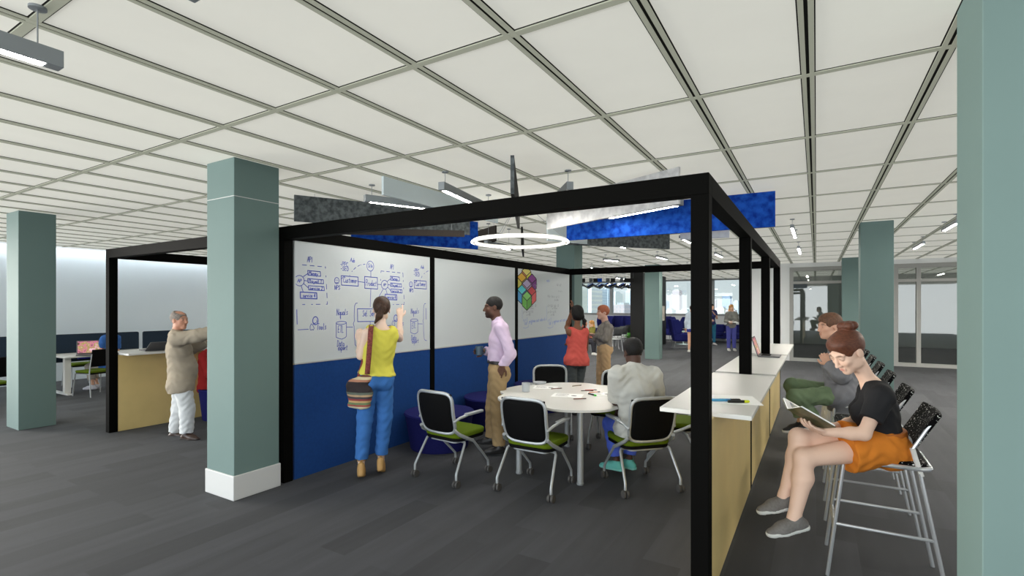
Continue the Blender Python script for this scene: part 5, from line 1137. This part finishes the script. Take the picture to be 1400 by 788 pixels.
for x in (-.66, .66): MB().box(x - .65, x + .65, .16, .42, .44, .82).build('back_cushion', M_NAVY2, t, bevel=.06)
for s in (-1, 1): MB().box(s * 1.38 - .09, s * 1.38 + .09, -.44, .42, .18, .62).build('arm', M_NAVY2, t, bevel=.04)
for x, y in ((-1.3, -.35), (1.3, -.35), (-1.3, .35), (1.3, .35)): MB().tube([(x, y, .2), (x * 1.02, y * 1.05, 0)], .014, 6).build('leg', M_CHROME, t, smooth=True)
p = onZ(934, 471); t = thing('side_table', 'small white side table between the navy wing chairs', 'table', (p[0], p[1], 0))
MB().lathe([(.30, .0), (.30, .02), (.05, .03), (.03, .05), (.03, .55)], (0, 0, 0), 20).build('pedestal', mat('pale_aqua_metal', (186, 206, 208), .5), t, smooth=True); MB().lathe([(.34, .55), (.34, .58), (.001, .58)], (0, 0, 0), 24).build('tabletop', mat('pale_aqua_metal', (186, 206, 208)), t, smooth=True)
def mesh_chair(loc, rz, label, first=[None]):
    if first[0]: return copy_tree(first[0], loc, rz, label)
    t = thing('mesh_chair', label, 'chair', loc, rz, 'mesh chairs in the lounge row'); first[0] = t
    MB().prism(rrect(.46, .44, .06), .44, .46).build('seat', mat('pale_grey_plastic', (196, 198, 198), .5), t, smooth=True)
    MB().grid(lambda a, b: ((2 * a - 1) * .21, -.22 - .12 * b, .58 + .32 * b), 4, 3).build('backrest', mat('dark_grey_mesh', (84, 86, 88), .8), t, smooth=True, solid=.02)
    for s in (-1, 1): MB().tube([(s * .22, -.28, .80), (s * .22, -.20, .46), (s * .23, -.28, 0)], .012, 6).build('leg', M_CHROME, t, smooth=True); MB().tube([(s * .22, -.2, .45), (s * .22, .2, .44), (s * .23, .26, 0)], .012, 6).build('leg', M_CHROME, t, smooth=True); MB().tube([(s * .24, -.24, .64), (s * .26, .12, .65)], .016, 6).build('arm', M_CHROME, t, smooth=True)
    return t
for i, (px, lb) in enumerate(((838, 'first mesh chair of the lounge row, beside the redhead man'), (845.5, 'second mesh chair of the lounge row from the redhead man'), (853, 'third mesh chair of the lounge row from the redhead man'), (861, 'mesh chair at the end of the lounge row beside the black block'))):
    p = onZ(px, 480 - i * 3.1); mesh_chair((p[0], p[1], 0), PI / 2 - .5, lb)
p = onZ(810, 480); t = thing('red_seat', 'red-topped seat under the far blonde woman', 'seat', (p[0], p[1], 0))
MB().prism(rrect(.5, .45, .08), .40, .46).build('seat', mat('red_plastic', (186, 48, 50), .5), t, smooth=True)
for x, y in ((-.2, -.18), (.2, -.18), (-.2, .18), (.2, .18)): MB().tube([(x, y, .4), (x * 1.15, y * 1.15, 0)], .013, 6).build('leg', M_CHROME, t, smooth=True)
p = onZ(797, 486); t = thing('white_chair', 'white chair under the far dark-haired person', 'seat', (p[0], p[1], 0))
MB().prism(rrect(.46, .45, .08), .40, .46).build('seat', M_WHITE, t, smooth=True)
for x, y in ((-.2, -.18), (.2, -.18), (-.2, .18), (.2, .18)): MB().tube([(x, y, .4), (x * 1.15, y * 1.15, 0)], .013, 6).build('leg', M_CHROME, t, smooth=True)
# plant
p = onZ(865.5, 474); t = thing('potted_plant', 'bright green potted plant beside the black block', 'plant', (p[0], p[1], 0))
MB().lathe([(.13, 0), (.17, .32), (.15, .32), (.001, .30)], (0, 0, 0), 20).build('pot', M_WHITE, t, smooth=True)
lf = MB(); rr = random.Random(3)
for k in range(46):
    a = rr.uniform(0, 2 * PI); e = rr.uniform(.2, 1.3); l_ = rr.uniform(.35, .6); d = np.array([math.cos(a) * math.cos(e), math.sin(a) * math.cos(e), math.sin(e)]); s_ = nrm(np.cross(d, UP)) * .05; b0 = np.array([0, 0, .32])
    m_ = b0 + d * l_ * .6; e_ = b0 + d * l_ - UP * .08; lf.add([b0 - s_ * .2, b0 + s_ * .2, m_ + s_, e_, m_ - s_], [(0, 1, 2, 3, 4)])
lf.build('foliage', mat('leaf_green', (120, 196, 92), .6, noise=.2, nscale=10), t)
# black block with a poster
bb = thing('black_block', 'full-height black block standing behind the far teal column', 'partition', (-5.95, 20.6, 0))
MB().box(-.26, .24, -1.3, 2.2, 0, 2.97).build('body', mat('black_laminate', (12, 12, 11), .6), bb, bevel=.01)
pz = MB().box(.241, .255, 1.3, 1.9, 1.05, 1.68).build('poster', mat('pale_poster', (176, 168, 156), .6, noise=.2, nscale=5), bb)

# ------------------------------------------------------------------ desks at the left
M_DESKW = mat('desk_white', (224, 223, 218), .4); M_SCRN = mat('dark_navy_screen_fabric', (26, 42, 58), .9, noise=.08, nscale=60)
def desk(x0, x1, y0, y1, label):
    cx, cy = (x0 + x1) / 2, (y0 + y1) / 2; w, d = x1 - x0, y1 - y0; t = thing('desk', label, 'desk', (cx, cy, 0), group='white desks by the pale blue wall')
    MB().prism(rrect(w, d, .05), .705, .74).build('desktop', M_DESKW, t, bevel=.006)
    for s in (-1, 1):
        y = s * (d / 2 - .10)
        MB().box(w / 2 - .22, w / 2 - .13, y - .05, y + .05, .03, .705).build('leg', M_DESKW, t, bevel=.008); MB().box(-w / 2 + .1, w / 2 - .03, y - .04, y + .04, 0, .03).build('foot', M_DESKW, t, bevel=.006)
    MB().box(w / 2 - .30, w / 2 - .24, -d / 2 + .3, d / 2 - .25, .66, .70).build('cable_tray', mat('blue_metal', (40, 40, 190), .5), t)
    return t
desk(-12.95, -12.05, 3.82, 6.30, 'white desk with laptop, between the left teal column and the booth post'); desk(-12.95, -12.05, 1.15, 3.72, 'white desk mostly hidden behind the left teal column')
def screen(y0, y1, label):
    o = MB().prism([(p[1], p[0]) for p in rrect(.56, y1 - y0, .035)], -.015, .015).build('desk_screen', M_SCRN)
    o.rotation_euler = (PI / 2, 0, PI / 2); o.location = (-12.966, (y0 + y1) / 2, .84); tag(o, label, 'screen', 'dark navy desk screens'); return o
screen(1.2, 3.74, 'dark navy desk screen left of the left teal column'); screen(3.80, 5.42, 'dark navy desk screen behind the laptop on the white desk'); screen(5.50, 7.6, 'dark navy desk screen behind the old man in the beige jacket')
lp = onZ(124, 485, .745); laptop((lp[0], lp[1], .741), PI / 2 - .35, 'open laptop with a colourful picture on the white desk', 15).scale = (1.2, 1.2, 1.1)
def guest_chair(loc, rz, label, first=[None]):
    if first[0]: return copy_tree(first[0], loc, rz, label)
    t = thing('guest_chair', label, 'chair', loc, rz, 'four-legged chairs with green seats'); first[0] = t
    MB().prism(rrect(.46, .45, .07), .44, .48).build('seat', M_GREEN, t, smooth=True, bevel=.012); MB().prism(rrect(.45, .44, .07), .415, .442).build('seat_shell', M_MESH, t, smooth=True)
    MB().grid(lambda a, b: ((2 * a - 1) * .22, -.23 - .06 * b, .56 + .32 * b), 6, 4).build('backrest', M_MESH, t, smooth=True, solid=.035, bevel=.01)
    for s in (-1, 1):
        MB().tube([(s * .22, -.28, .80), (s * .22, -.21, .46), (s * .235, -.27, 0)], .011, 8).build('leg', M_SILVER, t, smooth=True); MB().tube([(s * .22, -.2, .425), (s * .22, .19, .42), (s * .235, .24, 0)], .011, 8).build('leg', M_SILVER, t, smooth=True)
    return t
gp = onZ(130, 540); guest_chair((gp[0], gp[1], 0), PI / 2 + .2, 'black-backed green chair under the man at the left desk')
p = onZ(106, 535); guest_chair((-13.45, 4.55, 0), -PI / 2, 'green-seated chair on the far side of the white desk'); guest_chair((-11.35, 2.62, 0), PI / 2 + .2, 'green-seated chair cropped by the left edge of the photo')
laptop((-8.12, 3.62, 1.0625), -PI / 2 - .1, 'grey laptop seen from behind on the left counter near the post', 60); laptop((-8.14, 4.75, 1.0625), -PI / 2 + .1, 'grey laptop on the left counter beyond the old man', 60)

# ------------------------------------------------------------------ the city outside
def facade(name, c, c2, sx=.33, sz=.3):
    m = bpy.data.materials.new(name); m.use_nodes = True; nt = m.node_tree; b = nt.nodes['Principled BSDF']; b.inputs['Roughness'].default_value = .8
    tc = nt.nodes.new('ShaderNodeTexCoord'); mp = nt.nodes.new('ShaderNodeMapping'); mp.inputs['Rotation'].default_value = (PI / 2, 0, 0); nt.links.new(tc.outputs['Object'], mp.inputs['Vector'])
    br = nt.nodes.new('ShaderNodeTexBrick'); br.offset = 0; br.inputs['Scale'].default_value = 1; br.inputs['Brick Width'].default_value = .5; br.inputs['Row Height'].default_value = .6; br.inputs['Mortar Size'].default_value = .14; br.inputs['Mortar Smooth'].default_value = .3
    br.inputs['Color1'].default_value = L(c2); br.inputs['Color2'].default_value = L(c2); br.inputs['Mortar'].default_value = L(c); nt.links.new(mp.outputs['Vector'], br.inputs['Vector']); nt.links.new(br.outputs['Color'], b.inputs['Base Color']); return m
FC = [facade('cream_facade', (212, 207, 192), (191, 191, 189)), facade('pink_facade', (202, 183, 180), (183, 174, 176)), facade('pale_blue_facade', (183, 192, 202), (168, 180, 192)), facade('white_facade', (215, 215, 209), (195, 197, 201)), facade('steel_facade', (152, 164, 181), (134, 150, 170))]  # pale tones put distance haze into the facade colours
tw = [(790, 60, 0.78, 4.99, 0, 'cream'), (804.5, 90, 1.30, 7.67, 2, 'pale blue'), (814, 70, 0.50, 4.73, 0, 'narrow cream'), (822, 110, 1.27, 8.04, 2, 'tall pale blue'), (843, 95, 0.96, 4.30, 3, 'white'), (852, 72, 1.66, 2.12, 1, 'low pink'), (863, 120, 1.56, 5.51, 2, 'hazy blue'), (910, 150, 1.08, 3.21, 2, 'small blue'), (926, 160, 2.08, 6.78, 1, 'slender pink'), (917, 120, 1.56, 1.01, 0, 'low cream'), (937, 111, 1.92, 0.90, 3, 'low white'), (994, 160, 2.31, 4.93, 4, 'steel blue'), (1007, 150, 1.30, 3.21, 3, 'slim white'), (986, 130, 2.06, 1.33, 0, 'squat cream'), (1000, 116, 2.01, 1.03, 1, 'squat pink'), (799, 150, 2.81, 9.05, 3, 'broad white'), (831, 160, 1.61, 9.08, 2, 'far tall blue'), (873, 100, 1.15, 4.58, 0, 'mid cream'), (955, 145, 5.44, 1.28, 3, 'wide low white'), (975, 170, 1.96, 3.91, 1, 'far pink')]
for px, zc, w_, hh, fi, nm in tw:
    p = U(px, 418, zc); d_ = 4; ox, oy = float(p[0]), float(p[1])
    t = thing('tower', nm + ' tower of the city skyline outside the windows', 'building', (ox, oy, -30), group='towers outside the windows')
    MB().box(-w_ / 2, w_ / 2, -d_ / 2, d_ / 2, 0, 30 + hh - .3).build('tower_body', FC[fi], t)
    MB().box(-w_ * .3, w_ * .3, -d_ * .3, d_ * .3, 30 + hh - .3, 30 + hh).build('roof_box', FC[3], t)
tag(MB().box(-700, 500, 40, 900, -31, -30).build('street_ground', mat('hazy_ground', (206, 210, 206), .9, noise=.1, nscale=.05)), kind='structure')
#PARTEND
# ------------------------------------------------------------------ world, lights, camera
w = bpy.data.worlds.new('sky_world'); bpy.context.scene.world = w; w.use_nodes = True; nt = w.node_tree; bg = nt.nodes['Background']
tc = nt.nodes.new('ShaderNodeTexCoord'); sp = nt.nodes.new('ShaderNodeSeparateXYZ'); rp = nt.nodes.new('ShaderNodeValToRGB')
nt.links.new(tc.outputs['Generated'], sp.inputs[0]); nt.links.new(sp.outputs['Z'], rp.inputs['Fac'])
rp.color_ramp.elements[0].position = 0.0; rp.color_ramp.elements[0].color = L((226, 230, 232)); rp.color_ramp.elements[1].position = .5; rp.color_ramp.elements[1].color = L((176, 198, 218))
dt = nt.nodes.new('ShaderNodeVectorMath'); dt.operation = 'DOT_PRODUCT'; dt.inputs[1].default_value = tuple(nrm((-.25, -1, .05))); nt.links.new(tc.outputs['Generated'], dt.inputs[0])
mr = nt.nodes.new('ShaderNodeMapRange'); mr.inputs['From Min'].default_value = 0.2; mr.inputs['From Max'].default_value = 1.0; mr.inputs['To Min'].default_value = 0.80; mr.inputs['To Max'].default_value = 4.5
nt.links.new(dt.outputs['Value'], mr.inputs['Value']); nt.links.new(mr.outputs['Result'], bg.inputs['Strength'])
nt.links.new(rp.outputs['Color'], bg.inputs['Color'])
sd = bpy.data.lights.new('sun', 'SUN'); so = bpy.data.objects.new('sun', sd); COL.objects.link(so); sd.energy = 6.5; sd.angle = math.radians(40); sd.color = (1, .95, .86)
so.rotation_euler = Vector((.96, .28, -.05)).to_track_quat('-Z', 'Y').to_euler()
cd = bpy.data.cameras.new('camera'); co = bpy.data.objects.new('camera', cd); COL.objects.link(co); co.location = (0, 0, H); co.rotation_euler = (PI / 2, 0, TH)
cd.sensor_width = 36; cd.lens = 36 * F / 1400; cd.shift_y = 24 / 1400; cd.clip_start = .05; cd.clip_end = 2000
sc = bpy.context.scene; sc.camera = co
sc.view_settings.view_transform = 'Standard'; sc.view_settings.look = 'None'; sc.view_settings.exposure = 0.5
